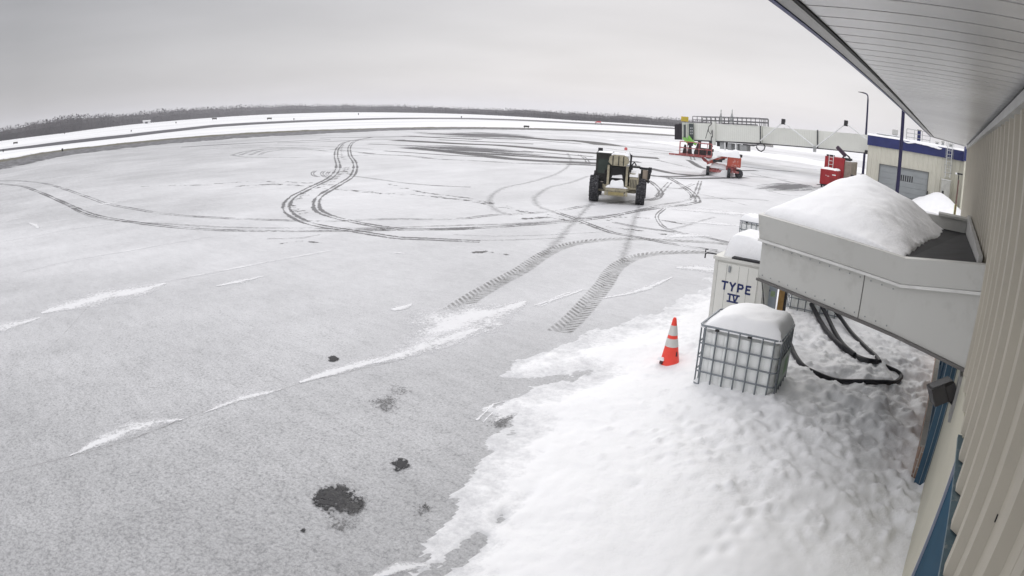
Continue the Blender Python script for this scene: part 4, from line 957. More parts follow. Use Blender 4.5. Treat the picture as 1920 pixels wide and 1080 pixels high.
# drive column and bogie
gz = Vector(br.location)
b = MB(); c0 = bp_(1312, 266, 1.2)
for s_ in (-.8, .8):
    q = c0+bd*s_; b.box(q.x-.16, q.x+.16, q.y-.16, q.y+.16, .9, c0.z+.2)
b.box(c0.x-1.1, c0.x+1.1, c0.y-.25, c0.y+.25, .8, 1.15); bpart(b, 'drive_column', mat('rusty_dark_steel', (.10, .065, .05), .7, 0, .3, 3.))
for s_ in (-.75, .75):
    b = MB(); q = c0+bd*s_; b.xf = Matrix.Translation((q.x, q.y-.35, .52)) @ Matrix.Rotation(math.atan2(bn.y, bn.x), 4, 'Z'); b.lathe([(.2, -.22), (.48, -.22), (.52, -.14), (.52, .14), (.48, .22), (.2, .22)], (0, 0, 0), 'x', 20); bpart(b, 'drive_wheel', BLACK, smooth=True)
b = MB()
for k in range(4):
    x0 = 1286+k*4; b.tube([tuple(bp_(x0+rnd.uniform(-1, 1), 258, -.5)), tuple(bp_(x0+4, 263+k, -.6)), tuple(bp_(x0+8, 267, -.6)), tuple(bp_(x0+13, 273-k, -.5))], [.08, .13, .14, .06], 7)
b.tube([tuple(bp_(1296, 255, -.5)), tuple(bp_(1300, 262, -.6)), tuple(bp_(1309, 272, -.5))], [.08, .2, .1], 7)
bpart(b, 'ground_power_hose', mat('lime_green_hose', (.22, .50, .10), .6), smooth=True)
b = MB()
for px, w_, t, bt in ((1352, 7, 266, 279), (1366, 6, 268, 281), (1379, 5, 269, 281.5), (1392, 12, 270.5, 283)):
    slab(b, px-w_/1.8, px+w_/1.8, t, t+.6, bt, bt+.5, .9, .2)
bpart(b, 'underfloor_unit', mat('unit_grey', (.34, .35, .35), .5))
b = MB(); slab(b, 1342, 1356, 264, 265, 274, 275, .7, .25); bpart(b, 'underfloor_motor', DARK)
for px in (1358.5, 1379): b = MB(); slab(b, px-1, px+1, 266, 266, 282, 282, .12, .05); bpart(b, 'unit_bracket', WHT)

# ================================================================== ROUGH-TERRAIN FORKLIFT (seen from behind)
SAND = mat('sand_paint', (.36, .325, .235), .6, 0, .2, 4., 0, ((.12, .11, .085), .85)); OLIVE = mat('dark_olive', (.03, .03, .027), .6, 0, .2, 3.)
TYRE = mat('tyre_rubber', (.03, .03, .033), .8, 0, .25, 6., .3, ((.35, .35, .37), .55))
def wheel(name, parent, c, r, w, rim, lugs=18, rimmat=None, face=None):
    """wheel whose axle runs along local x"""
    t_ = MB(); prof = [(r*.55, -w*.46), (r*.80, -w*.5), (r*.93, -w*.45), (r*.95, -w*.2), (r*.95, w*.2), (r*.93, w*.45), (r*.80, w*.5), (r*.55, w*.46)]
    t_.lathe(prof, (0, 0, 0), 'x', 28)
    for k in range(lugs):
        for s in (-1, 1):
            a = 2*math.pi*(k+(.5 if s > 0 else 0))/lugs; da = .17
            def pp(x, aa, rr): return (x, rr*math.cos(aa), rr*math.sin(aa))
            x0, x1 = s*w*.02, s*w*.5
            q = .055
            t_.hull2([pp(x0, a-q, r*.90), pp(x0, a+q, r*.90), pp(x0, a+q*.8, r*1.02), pp(x0, a-q*.8, r*1.02)], [pp(x1, a+da-q, r*.86), pp(x1, a+da+q, r*.86), pp(x1, a+da+q*.8, r*.99), pp(x1, a+da-q*.8, r*.99)])
    o = t_.build(name, TYRE, parent, True); o.location = c
    h = MB(); h.lathe([(.02, -w*.40), (r*.3, -w*.40), (r*.34, -w*.30), (r*.56, -w*.34), (r*.56, w*.34), (r*.34, w*.30), (r*.3, w*.40), (.02, w*.40)], (0, 0, 0), 'x', 20)
    h.build('rim', rimmat or rim, o, True)
    return o
tl, trr = onz(1112, 377), onz(1199, 384)
tcx, tcy = (tl[0]+trr[0])/2, (tl[1]+trr[1])/2; yaw = math.atan2(trr[1]-tl[1], trr[0]-tl[0])
fk = thing('rough_terrain_forklift', 'sand coloured telescopic forklift with big lugged tyres standing snow dusted on the apron', 'forklift', (tcx, tcy, 0), yaw)
for x in (-1.07, 1.09): wheel('wheel', fk, (x, .1, .6), .62, .42, SAND)
for x in (-1.10, 1.16): wheel('wheel', fk, (x, 2.9, .6), .62, .42, SAND)
b = MB(); b.rbox(-.42, .42, .0, 3.6, .45, .95, .06); b.rbox(-.42, .36, -.62, -.1, .38, .62, .05); b.box(-.95, .95, .02, .2, .52, .70)
b.cyl((-.85, .1, .6), (.85, .1, .6), .11); b.cyl((-.85, 2.9, .6), (.85, 2.9, .6), .11); b.build('chassis', SAND, fk)
b = MB(); b.hull2([(-.50, -.64, .62), (.42, -.64, .62), (.42, -.64, .74), (-.50, -.64, .74)], [(-.72, -.1, .70), (.66, -.1, .70), (.66, -.1, .88), (-.72, -.1, .88)])
b.box(-.56, -.44, -.6, -.3, .40, .60); b.box(.38, .50, -.6, -.3, .40, .60); b.build('rear_bumper', SAND, fk)
b = MB(); b.box(-.38, .32, -.648, -.642, .44, .57); b.build('bumper_plate', mat('ochre_plate', (.30, .25, .12), .6), fk)
# cab on the left
b = MB()
for x in (-1.02, -.36):
    for y in (.3, 1.75): b.box(x-.045, x+.045, y-.045, y+.045, .9, 2.22)
b.box(-1.07, -.31, .25, 1.8, 2.2, 2.28); b.box(-1.07, -.31, .25, 1.8, .72, 1.2); b.box(-1.06, -.32, .27, .34, 1.2, 1.32); b.box(-1.06, -.32, .27, .33, 2.0, 2.2)
cb2 = b.build('cab', OLIVE, fk)
b = MB(); b.box(-.975, -.405, .29, .30, 1.32, 2.0); b.box(-1.03, -1.02, .35, 1.7, 1.25, 2.15); b.box(-.975, -.405, 1.74, 1.75, 1.3, 2.1); b.build('glass', mat('greenish_cab_glass', (.045, .06, .05), .2), cb2)
b = MB(); b.rbox(-.9, -.45, .7, 1.15, 1.1, 1.3, .05); b.rbox(-.9, -.45, .62, .74, 1.3, 1.85, .05); b.build('seat', BLACK, cb2)
b = MB(); b.tube([(-1.05, .4, 2.2), (-.98, .3, 2.4)], .02, 5); b.rbox(-1.0, -.78, .26, .32, 2.36, 2.50, .015); b.build('mirror', DARK, cb2)
b = MB(); b.hull2([(-.95, .2, .66), (-.46, .2, .66), (-.46, .2, 1.25), (-.95, .2, 1.25)], [(-.98, .5, .66), (-.46, .5, .66), (-.46, .5, 1.3), (-.98, .5, 1.3)]); b.build('fender', OLIVE, fk)
# lift boom between uprights
b = MB()
for x in (-.44, .42):
    b.hull2([(x-.05, -.45, .85), (x+.05, -.45, .85), (x+.05, .25, .85), (x-.05, .25, .85)], [(x-.05, -.35, 1.75), (x+.05, -.35, 1.75), (x+.05, .05, 1.75), (x-.05, .05, 1.75)])
b.box(-.39, .37, -.1, .0, 1.2, 1.36); b.build('upright', SAND, fk)
b = MB()
def ring_(y, z, s): return [(-.30*s, y, z+.12), (.34*s, y, z+.12), (.50*s, y, z+.28), (.46*s, y, z+.52), (.28*s, y, z+.62), (-.26*s, y, z+.62), (-.42*s, y, z+.50), (-.46*s, y, z+.26)]
b.hull2(ring_(-.62, 1.66, .93), ring_(-.2, 1.64, 1.0)); b.hull2(ring_(-.199, 1.64, .8), ring_(.6, 1.62, .72)); tk = b.build('boom_counterweight', SAND, fk)
b = MB()
for x in (-.24, .02, .24): b.box(x-.022, x+.022, -.64, -.6, 1.80, 2.22)
b.build('strap', OLIVE, tk)
b = MB(); b.hull2([(-.2, .4, 1.7), (.2, .4, 1.7), (.2, .4, 2.1), (-.2, .4, 2.1)], [(-.18, 4.6, .95), (.18, 4.6, .95), (.18, 4.6, 1.3), (-.18, 4.6, 1.3)]); b.build('boom', SAND, fk)
b = MB(); b.box(-.6, .6, 4.6, 4.72, .4, 1.4)
for x in (-.35, .35): b.box(x-.06, x+.06, 4.72, 5.9, .36, .42)
b.build('fork_carriage', OLIVE, fk)
b = MB(); b.rbox(-.36, .34, -.3, .6, .95, 1.72, .04); b.box(-.62, -.47, -.2, .3, .7, 1.5); b.box(.44, .52, -.2, .3, .8, 1.6); b.rbox(-.9, -.5, -.15, .3, .62, .95, .04); b.build('rear_housing', mat('black_recess', (.02, .02, .02), .8), fk)
# engine hood on the right
b = MB(); b.rbox(.55, .97, -.35, 2.2, .70, 1.28, .05); b.rbox(.5, .86, -.2, .9, 1.28, 1.45, .05); b.build('engine_hood', SAND, fk)
b = MB()
for k in range(5): b.box(.60+k*.07, .63+k*.07, -.358, -.348, .80, 1.18)
b.build('hood_grille', OLIVE, fk)
b = MB(); b.box(.98, 1.45, .45, .52, 1.62, 1.72); b.box(.5, 1.0, .45, .52, 1.66, 1.75); b.box(1.38, 1.46, .3, .55, 1.0, 1.72); b.box(1.05, 1.36, .5, 1.6, 1.1, 1.6); b.box(1.0, 1.5, .3, .6, 1.05, 1.12); b.build('side_frame', OLIVE, fk)
b = MB(); b.rbox(1.14, 1.40, .36, .44, 1.14, 1.60, .03); b.build('side_panel', mat('faded_tan_panel', (.36, .30, .24), .6), fk)
b = MB(); b.tube([(.98, .4, 1.72), (1.42, .38, 1.66), (1.50, .3, 1.5), (1.46, .3, 1.2)], .035, 6); b.tube([(.55, .2, 1.4), (.62, .2, 1.8), (.72, .2, 1.95), (.82, .2, 1.8)], .04, 6); b.rbox(1.40, 1.56, .25, .38, 1.52, 1.76, .02); b.build('hose', BLACK, fk, True)
b = MB(); b.tube([(.55, .0, 1.5), (.57, .0, 2.30)], .045, 8); b.tube([(.52, .0, 2.28), (.45, -.1, 2.40)], .03, 6); b.build('exhaust_pipe', BLACK, fk, True)
b = MB(); b.lathe([(.07, 0), (.07, .1), (.04, .13)], (.30, -.2, 2.50), n=10); b.build('beacon', mat('red_beacon', (.55, .12, .12), .4), fk, True)
for x in (-.72, .66): b = MB(); b.rbox(x-.06, x+.06, -.14, -.08, .86, .96, .015); b.build('tail_light', mat('pale_lamp', (.5, .45, .4), .4), fk)
def snow_lump(x0, x1, y0, y1, z, h, parent=None, name='snow_cover', seed=0, sag=.0, n=14, cut=.0):
    b = MB(); N_ = n
    for i in range(N_+1):
        for j in range(N_+1):
            u, v = i/N_, j/N_; x = x0+(x1-x0)*u; y = y0+(y1-y0)*v
            e = min(u, 1-u, v, 1-v)*2; f = (1-(1-min(1, e*2.2))**2)**.5
            zz = z+h*f*(.75+.25*math.sin(3.1*u+seed)*math.sin(2.7*v+seed*2))+float(fbm(np.array([x*3+seed]), np.array([y*3]), 1., 3)[0])*h*.5*f
            b.v.append((x, y, zz))
    for i in range(N_):
        for j in range(N_): a = i*(N_+1)+j; b.f.append([a, a+N_+1, a+N_+2, a+1])
    rim = [i*(N_+1) for i in range(N_+1)]+[N_*(N_+1)+j for j in range(1, N_+1)]+[i*(N_+1)+N_ for i in range(N_-1, -1, -1)]+[j for j in range(N_-1, 0, -1)]
    b.f.append(rim)
    return b.build(name, SNOWCAP, parent, True)
snow_lump(-.34, .50, -.60, .3, 2.245, .16, fk, seed=1); snow_lump(.18, .52, -.5, .1, 2.14, .3, fk, seed=2.3); snow_lump(-.34, .32, -.62, .0, .80, .46, fk, seed=3)
snow_lump(-.28, .24, -.4, .3, 1.20, .22, fk, seed=3.7); snow_lump(.52, .95, -.34, 1.0, 1.30, .24, fk, seed=4); snow_lump(-.52, .5, -.62, -.1, .76, .12, fk, seed=5); snow_lump(.55, .92, -.3, .1, .72, .07, fk, seed=6)
snow_lump(-1.05, -.35, .3, 1.75, 2.283, .03, fk, seed=8)

# ================================================================== BOOM LIFT
RED = mat('lift_red', (.42, .08, .05), .45, 0, .08, 2., 0, ((.7, .68, .66), .5)); REDD = mat('lift_red_frame', (.38, .09, .085), .5, 0, .15, 3., 0, ((.75, .74, .74), .7))
base_ = onz(1359, 331); la = math.atan2(base_[0], base_[1])
bl = thing('boom_lift', 'orange red boom lift half buried in snow with its basket lowered to one side', 'boom lift', base_, -la)
for x, y, r in ((-1.40, -.35, .36), (.30, -.75, .37), (1.12, -.35, .36), (-.3, 1.5, .36)):
    wh = wheel('wheel', bl, (x, y, r), r, .26, WHT, 14)
    if x > 1: wh.rotation_euler = (0, 0, R(48))
b = MB(); b.rbox(-1.3, 1.1, -.3, 1.4, .42, .68, .05); b.box(.2, 1.3, -.5, -.2, .38, .55); b.box(-1.4, -.1, -.4, -.15, .3, .5); b.build('chassis', REDD, bl)
b = MB(); b.rbox(.10, 1.22, -.75, .55, .86, 1.66, .10, 4); b.build('counterweight', RED, bl, True)
b = MB(); b.rbox(.05, .62, -.55, .3, .56, .90, .05); b.lathe([(.5, .69), (.5, .85)], (.4, .1, 0), n=18); b.build('turntable', REDD, bl)
b = MB(); b.hull2([(.08, -.62, 1.50), (.08, -.34, 1.50), (.08, -.34, 1.86), (.08, -.62, 1.86)], [(-1.5, -.62, .84), (-1.5, -.34, .84), (-1.5, -.34, 1.10), (-1.5, -.62, 1.10)]); b.build('main_boom', RED, bl)
b = MB(); b.tube([(-.1, -.7, 1.45), (-1.0, -.7, 1.08)], .07, 8); b.box(-1.05, -.3, -.66, -.64, 1.14, 1.30); b.build('lift_cylinder', DARK, bl)
b = MB(); b.hull2([(-1.42, -.6, .86), (-1.42, -.36, .86), (-1.42, -.36, 1.12), (-1.42, -.6, 1.12)], [(-1.95, -.6, 1.30), (-1.95, -.36, 1.30), (-1.95, -.36, 1.48), (-1.95, -.6, 1.48)])
b.tube([(-1.3, -.62, .95), (-1.75, -.62, 1.12), (-2.0, -.62, 1.4)], .05, 6)
b.box(-4.6, -1.8, -.58, -.38, 1.34, 1.46); b.build('jib', REDD, bl)
bk = MB(); bx0, bx1, by0, by1, bz0, bz1 = -3.75, -1.2, -1.0, -.1, 1.50, 2.48
for z in (bz1, bz0+.5, bz0+.04): bk.tube([(bx0, by0, z), (bx1, by0, z), (bx1, by1, z), (bx0, by1, z)], .028, 6, True)
for x, y in ((bx0, by0), (bx0+.62, by0), (-2.2, by0), (bx1-.35, by0), (bx1, by0), (bx1, by1), (bx0, by1), (-2.9, by1)): bk.tube([(x, y, bz0), (x, y, bz1)], .028, 6)
bko = bk.build('basket', REDD, bl)
b = MB(); b.box(bx0-.05, bx1+.05, by0-.05, by1+.05, bz0-.08, bz0-.01); b.build('floor', REDD, bko)
b = MB(); b.rbox(-3.15, -2.7, by0+.08, by0+.24, 2.2, 2.5, .03); b.build('control_box', DARK, bko)
b = MB()
for x0, w_, h_ in ((-3.35, .3, .75), (-2.95, .34, .85), (-2.3, .5, .9), (-1.85, .4, .6)):
    b.hull2([(x0-w_*.6, -.75, bz0), (x0+w_*.6, -.75, bz0), (x0+w_*.6, -.45, bz0), (x0-w_*.6, -.45, bz0)], [(x0-w_*.2, -.68, bz0+h_), (x0+w_*.3, -.68, bz0+h_), (x0+w_*.3, -.52, bz0+h_), (x0-w_*.2, -.52, bz0+h_)])
b.build('tarpaulin', mat('dark_tarpaulin', (.05, .035, .035), .85, 0, .4, 4.), bko)
snow_lump(-.75, 1.15, -.8, .6, 1.62, .62, bl, seed=1.7); snow_lump(-1.25, .15, -.5, .9, .62, .42, bl, seed=.6); snow_lump(-1.45, -.1, -.66, -.32, 1.16, .1, bl, seed=.9)
o = snow_lump(base_[0]-1.9, base_[0]+.5, base_[1]-.6, base_[1]+1.4, -.02, .75, None, 'drifted_snow', seed=2.2); tag(o, 'drift of snow packed between the wheels of the boom lift', 'snow', kind='stuff')
# lean the boom's snow with it
for o in bl.children:
    if o.name.startswith('snow_cover') and abs(max(v.co.x for v in o.data.vertices)+.1) < .02:
        for v in o.data.vertices: v.co.z += (v.co.x+1.5)*.45-.06
b = MB(); b.rbox(1.05, 1.3, -.2, 0, 1.66, 1.9, .04); b.build('exhaust', DARK, bl)

# ================================================================== RED CARTS beside the wing
CRED = mat('cart_red', (.33, .02, .025), .45, 0, .1, 1.5, 0, ((.25, .05, .05), .5))
gb = onz(1552, 353); ga = math.atan2(gb[0], gb[1])
c1 = thing('ground_power_cart', 'bright red ground power cart with a rounded snow cap, in front of the larger unit', 'power cart', gb, -ga-.18)
b = MB(); b.rbox(-.78, .70, 0, 1.9, .28, 1.52, .08, 4); b.build('housing', CRED, c1, True)
b = MB(); b.rbox(-.72, .64, .1, 1.8, .18, .30, .03); b.build('undercarriage', DARK, c1)
for x in (-.62, .55): wheel('wheel', c1, (x, .35, .21), .21, .13, GREYM, 10)
for x in (-.62, .55): wheel('wheel', c1, (x, 1.5, .21), .21, .13, GREYM, 10)
for q in ((-.30, -.20, 1.02, 1.05), (-.14, .02, .97, 1.01), (.28, .60, 1.10, 1.18)): b = MB(); b.box(q[0], q[1], -.008, .01, q[2], q[3]); b.build('white_mark', WHT, c1)
for q in ((.1, .62, .45, .9), (-.62, -.5, .4, .48)): b = MB(); b.box(q[0], q[1], -.014, .0, q[2], q[3]); b.build('access_panel', mat('cart_red_dark', (.26, .02, .022), .5), c1)
b = MB(); b.tube([(-.7, .1, .2), (-.95, -.15, .17)], .03, 6); b.build('tow_bar', DARK, c1)
snow_lump(-.74, .68, .02, 1.85, 1.50, .24, c1, seed=3.3)
gb2 = atR(1562, 345, 57.5); 
c2 = thing('de_icing_unit', 'tall dark red de-icing unit with a ladder and a tilted nozzle on top', 'de-icing unit', (gb2[0], gb2[1], 0), -ga-.25)
b = MB(); b.rbox(-.95, .85, 0, 2.4, .5, 2.55, .04); b.build('tank_housing', CRED, c2)
b = MB(); b.rbox(.855, 1.5, .1, 2.6, .6, 2.35, .05); b.build('side_cabinet', mat('khaki_cabinet', (.27, .23, .19), .6, 0, .15, 2., 0, ((.15, .13, .1), .6)), c2)
b = MB(); b.box(-.9, 1.5, .1, 2.4, .35, .5); b.build('frame', DARK, c2)
for y in (.5, 2.0):
    for x in (-.8, 1.4): wheel('wheel', c2, (x, y, .34), .34, .2, GREYM, 12)
b = MB()
for x in (-.55, -.15): b.tube([(x, -.06, 1.2), (x, -.06, 2.72)], .025, 6)
for k in range(5): b.tube([(-.55, -.06, 1.3+k*.3), (-.15, -.06, 1.3+k*.3)], .018, 5)
b.build('ladder', WHT, c2)
b = MB(); b.xf = Matrix.Translation((.55, .6, 2.62)) @ Matrix.Rotation(R(38), 4, 'Y'); b.rbox(-1.0, .1, -.2, .2, .12, .42, .06); b.build('nozzle', mat('dark_purple_steel', (.05, .03, .05), .6), c2)
b = MB(); b.tube([(.5, .5, 2.5), (.75, .5, 2.95), (1.1, .5, 2.75), (1.3, .5, 2.5)], .07, 7); b.rbox(.6, 1.35, .3, 1.0, 2.36, 2.62, .05); b.box(-.9, -.2, .3, .5, 2.56, 2.7); b.build('pump', DARK, c2)
b = MB(); b.tube([(1.5, .3, 1.1), (1.75, .2, 1.0), (1.7, .2, .7)], .05, 6); b.rbox(1.5, 1.7, .1, .5, .9, 1.3, .03); b.build('hose_reel', BLACK, c2)
snow_lump(.7, 1.45, .2, 2.4, 2.34, .14, c2, seed=.2)

# ================================================================== TOTES
PLAST = mat('milky_plastic', (.88, .90, .885), .4, 0, .03, 3.)
PLAST.node_tree.nodes['Principled BSDF'].inputs['Subsurface Weight'].default_value = .6; PLAST.node_tree.nodes['Principled BSDF'].inputs['Subsurface Radius'].default_value = (.2, .2, .2)
CAGE = mat('cage_tube', (.22, .24, .26), .45, .5, .15, 9.)
def tote(label, W, D, snow=.2, full=True, plate=True):
    t = thing('bulk_tank', label, 'tank', (0, 0, 0), 0, 'caged bulk tanks in the snow bank')
    b = MB(); b.rbox(.035, W-.035, .035, D-.035, .16, 1.13, .13, 5)
    for k in range(6):   # moulded ribs
        x = .14+k*(W-.28)/5; b.rbox(x-.05, x+.05, .029, .06, .22, 1.08, .012, 2)
    b.build('bottle', PLAST, t, True)
    b = MB(); r = .0125
    def loop(z, rr=r, o=0): 
        c = .06; b.tube([(c, -o, z), (W-c, -o, z), (W-c*.3, c*.3-o, z), (W+o, c, z), (W+o, D-c, z), (W-c*.3, D-c*.3+o, z), (W-c, D+o, z), (c, D+o, z), (c*.3, D-c*.3, z), (-o, D-c, z), (-o, c, z), (c*.3, c*.3, z)], rr, 6, True)
    loop(1.17, .015)
    for z in (.91, .70, .49, .29, .15): loop(z)
    nx, ny = 7, 6
    for k in range(nx):
        x = .09+k*(W-.18)/(nx-1)
        for y in (-.006, D+.006): b.tube([(x, y, .12), (x, y, 1.17)], r, 6)
    for k in range(ny):
        y = .10+k*(D-.20)/(ny-1)
        for x in (-.006, W+.006): b.tube([(x, y, .12), (x, y, 1.17)], r, 6)
    b.build('cage', CAGE, t, True)
    b = MB()
    for y in (.03, D/2-.05, D-.13): b.box(0, W, y, y+.1, .0, .1)
    b.box(0, W, 0, D, .1, .13); b.build('pallet', mat('pallet_wood', (.3, .24, .16), .8), t)
    if plate:
        b = MB(); b.box(W+.018, W+.024, D*.18, D*.82, .46, .86); b.build('label_plate', mat('grey_green_plate', (.33, .38, .34), .5, 0, .2, 5.), t)
        b = MB(); b.box(W+.0245, W+.0265, D*.45, D*.70, .54, .78); b.build('green_sticker', mat('faded_green', (.20, .32, .18), .6), t)
    for x in (W*.22, W*.62):
        b = MB(); b.rbox(x-.03, x+.03, -.03, .0, 1.125, 1.155, .006, 2); b.build('clip', DARK, t)
    return t
def dome(W, D, h, lean=0, seed=0, ov=.0):
    n = 26; b = MB()
    for i in range(n+1):
        for j in range(n+1):
            u, v = i/n, j/n; x = -ov+(W+2*ov)*u; y = -ov+(D+2*ov)*v
            e = min(min(u, 1-u)*W, min(v, 1-v)*D)
            f = 1-(1-min(1, e/(.17)))**2.6 if e > 0 else 0
            f2 = 1-(1-min(1, u*W/.5))**2 if lean else 1
            zz = -.03+h*f*(.85+.15*math.sin(u*2.6+seed))*(f2 if lean else 1)+float(fbm(np.array([x*1.7+seed]), np.array([y*1.7]), 1.6, 4)[0])*.09*f
            b.v.append((x, y, zz))
    for i in range(n):
        for j in range(n): a = i*(n+1)+j; b.f.append([a, a+n+1, a+n+2, a+1])
    return b.build('snow_cap', SNOWCAP, None, True)
def place_tote(t, x, y, z, a): t.location = (x, y, z); t.rotation_euler = (0, 0, a)
W1, D1 = 1.2, 1.0
a1 = .07; nr = Vector((-2.0, 8.50, 0)); org = nr-Vector((math.cos(a1), math.sin(a1), 0))*W1
t1 = tote('caged white tank nearest the cone, its top buried under a thick pillow of snow', W1, D1)
place_tote(t1, org.x, org.y, .08, a1)
s1 = dome(W1, D1, .25, 1, 0, .015); s1.location = (org.x, org.y, 1.25); s1.rotation_euler = (0, 0, a1)
tag(s1, 'thick smooth pillow of snow on the tank nearest the cone', 'snow', kind='stuff')
def copy_tote(lab, px, py, z, Y, a, corner='left'):
    c = copy_tree(t1); c['label'] = lab; p = ony(px, py, Y); place_tote(c, p[0], Y, z, a); return c
t2 = copy_tote('caged tank half hidden under the canopy beside the wooden post', 1476, 560, .12, 13.6, .02)
t3 = copy_tote('farthest caged tank, only its snowy corner showing above the canopy edge', 1387, 408, 0, 19.6, -.1)
for t_, lab, sd_ in ((t2, 'snow on the tank beside the wooden post', 2.), (t3, 'snow on the farthest tank above the canopy edge', 4.)):
    s = dome(W1, D1, .30, 0, sd_); s.location = (t_.location.x, t_.location.y, t_.location.z+1.17); s.rotation_euler = t_.rotation_euler; tag(s, lab, 'snow', kind='stuff')

# ================================================================== TYPE IV cabinet
CAB = mat('cabinet_white', (.60, .60, .565), .5, 0, .05, 2., 0, ((.42, .41, .38), .35))
Yc = 11.7; pA = ony(1336, 530, Yc); pT = ony(1341, 479, Yc); pR = ony(1427, 545, Yc)
cw_ = pR[0]-pA[0]; ch = pT[2]; 
tc_ = thing('fluid_cabinet', 'white metal cabinet hand lettered TYPE IV behind the nearest tank', 'cabinet', (pA[0], Yc, 0), .03)
b = MB(); b.box(0, cw_+.02, 0, 1.25, .1, ch-.06); b.build('body', CAB, tc_)
b = MB(); b.box(-.03, cw_+.05, -.03, 1.28, ch-.056, ch+.0); b.build('lid', CAB, tc_)
b = MB(); b.box(.08, cw_-.10, -.02, -.002, .2, ch-.10); dr = b.build('door', mat('cabinet_door', (.66, .66, .62), .5, 0, .04, 2.), tc_)
b = MB(); 
for x in (.09+.17, .09+.42, cw_-.3): b.box(x, x+.006, -.024, -.0205, .22, ch-.12)
b.box(.066, .078, -.006, -.001, .2, ch-.08); b.box(-.002, .0, 0, .01, .1, ch-.1); b.build('seam', mat('grey_seam', (.33, .33, .31), .6), dr)
b = MB(); b.rbox(.30, .35, -.05, -.022, ch-.26, ch-.14, .01, 2); b.build('latch', STEEL, dr)
b = MB(); b.tube([(.02, .0, ch+.03), (-.16, -.02, ch+.03), (-.2, -.02, ch+.0), (-.2, -.02, ch-.08)], .014, 6); b.tube([(-.2, -.02, ch+.03), (-.2, -.02, ch+.09), (-.15, -.02, ch+.10)], .012, 6); b.build('wire_hook', BLACK, tc_, True)
b = MB(); b.tube([(cw_-.02, -.03, ch-.25), (cw_+.10, -.04, ch-.75)], .010, 6); b.build('strap', BLACK, tc_)
b = MB(); b.box(.34, .9, -.025, .25, ch+.002, ch+.035); b.build('hinge_bar', DARK, tc_)
# letters painted by brush: strokes as thin bars
INK = mat('navy_paint', (.02, .03, .11), .6, 0, .2, 20.)
def strokes(parent, segs, x0, z0, s, w_=.018, name='lettering', m=INK, y=-.024):
    b = MB()
    for k, pl in enumerate(segs):
        for i, (p, q) in enumerate(zip(pl, pl[1:])):
            p = Vector((x0+p[0]*s, 0, z0+p[1]*s)); q = Vector((x0+q[0]*s, 0, z0+q[1]*s)); d = (q-p).normalized(); n = Vector((-d.z, 0, d.x))*w_; e = d*w_*.6
            yy = y-.0006*(k % 3)-.0002*i
            A = [p-e-n, q+e-n, q+e+n, p-e+n]; i0 = len(b.v)
            b.v += [(v.x, yy, v.z) for v in A]+[(v.x, yy+.0025, v.z) for v in A]
            b.f += [[i0, i0+1, i0+2, i0+3], [i0+7, i0+6, i0+5, i0+4]]+[[i0+j, i0+4+j, i0+4+(j+1) % 4, i0+(j+1) % 4] for j in range(4)]
    return b.build(name, m, parent)
T_ = [[(0, 1), (.8, 1)], [(.42, 1), (.38, 0)]]; Y_ = [[(1.15, 1.02), (1.5, .5)], [(1.85, 1.05), (1.5, .5), (1.45, -.02)]]
P_ = [[(2.3, 0), (2.32, 1), (2.85, .95), (2.95, .7), (2.8, .48), (2.32, .45)]]; E_ = [[(4.0, .98), (3.45, .95), (3.42, 0), (4.0, 0)], [(3.44, .5), (3.9, .52)]]
strokes(tc_, T_+Y_+P_+E_, .20, ch-.60, .145)
IV = [[(1.0, 1), (2.6, 1)], [(1.3, 1), (1.3, .05)], [(1.75, 1), (2.05, .05), (2.4, 1)], [(1.0, .05), (2.5, .05)]]
strokes(tc_, IV, .20, ch-.82, .145, .016, 'numeral')
s3 = dome(1.0, 1.2, .46, 0, 1.1); s3.scale = (1, 1, 1); s3.location = (pA[0]+.12, Yc+.12, ch+.01); tag(s3, 'rounded heap of snow on top of the lettered cabinet', 'snow', kind='stuff')
# grey board with marks and the wooden post between cabinet and second tank
p = ony(1429, 550, 12.3); bd_ = thing('painted_board', 'blue grey board with a navy scrawl beside the lettered cabinet', 'board', (p[0]+.0, 12.3, .2), 0)
b = MB(); b.box(0, .30, 0, .05, 0, 1.45); b.build('panel', mat('blue_grey_board', (.36, .40, .45), .6, 0, .08, 3.), bd_)
pz = ony(1440, 541, 12.3)[2]-.2
strokes(bd_, [[(0, 1), (.5, .2)], [(.9, 1), (.5, .2), (.3, -.5)], [(0, .5), (1., .55)], [(.6, 1.1), (1.1, .2)]], .04, pz-.06, .10, .013, 'scrawl', y=-.003)
b = MB(); b.box(.18, .27, -.004, -.001, pz-.14, pz-.03); b.build('green_smear', mat('green_smear_paint', (.33, .42, .26), .7, 0, .2, 20.), bd_)
p = ony(1459, 560, 12.6); wp = thing('wooden_post', 'orange brown timber post with a black edge beside the grey board', 'post', (p[0], 12.6, .1), 0)
b = MB(); b.box(0, .125, 0, .14, 0, 1.5); b.build('timber', mat('orange_timber', (.46, .28, .11), .7, 0, .2, 7.), wp); b = MB(); b.box(.127, .165, -.01, .1, 0, 1.5); b.build('black_strip', DARK, wp)
b = MB(); b.box(-.02, .17, -.02, .15, 1.502, 1.52); b.build('cap', DARK, wp)

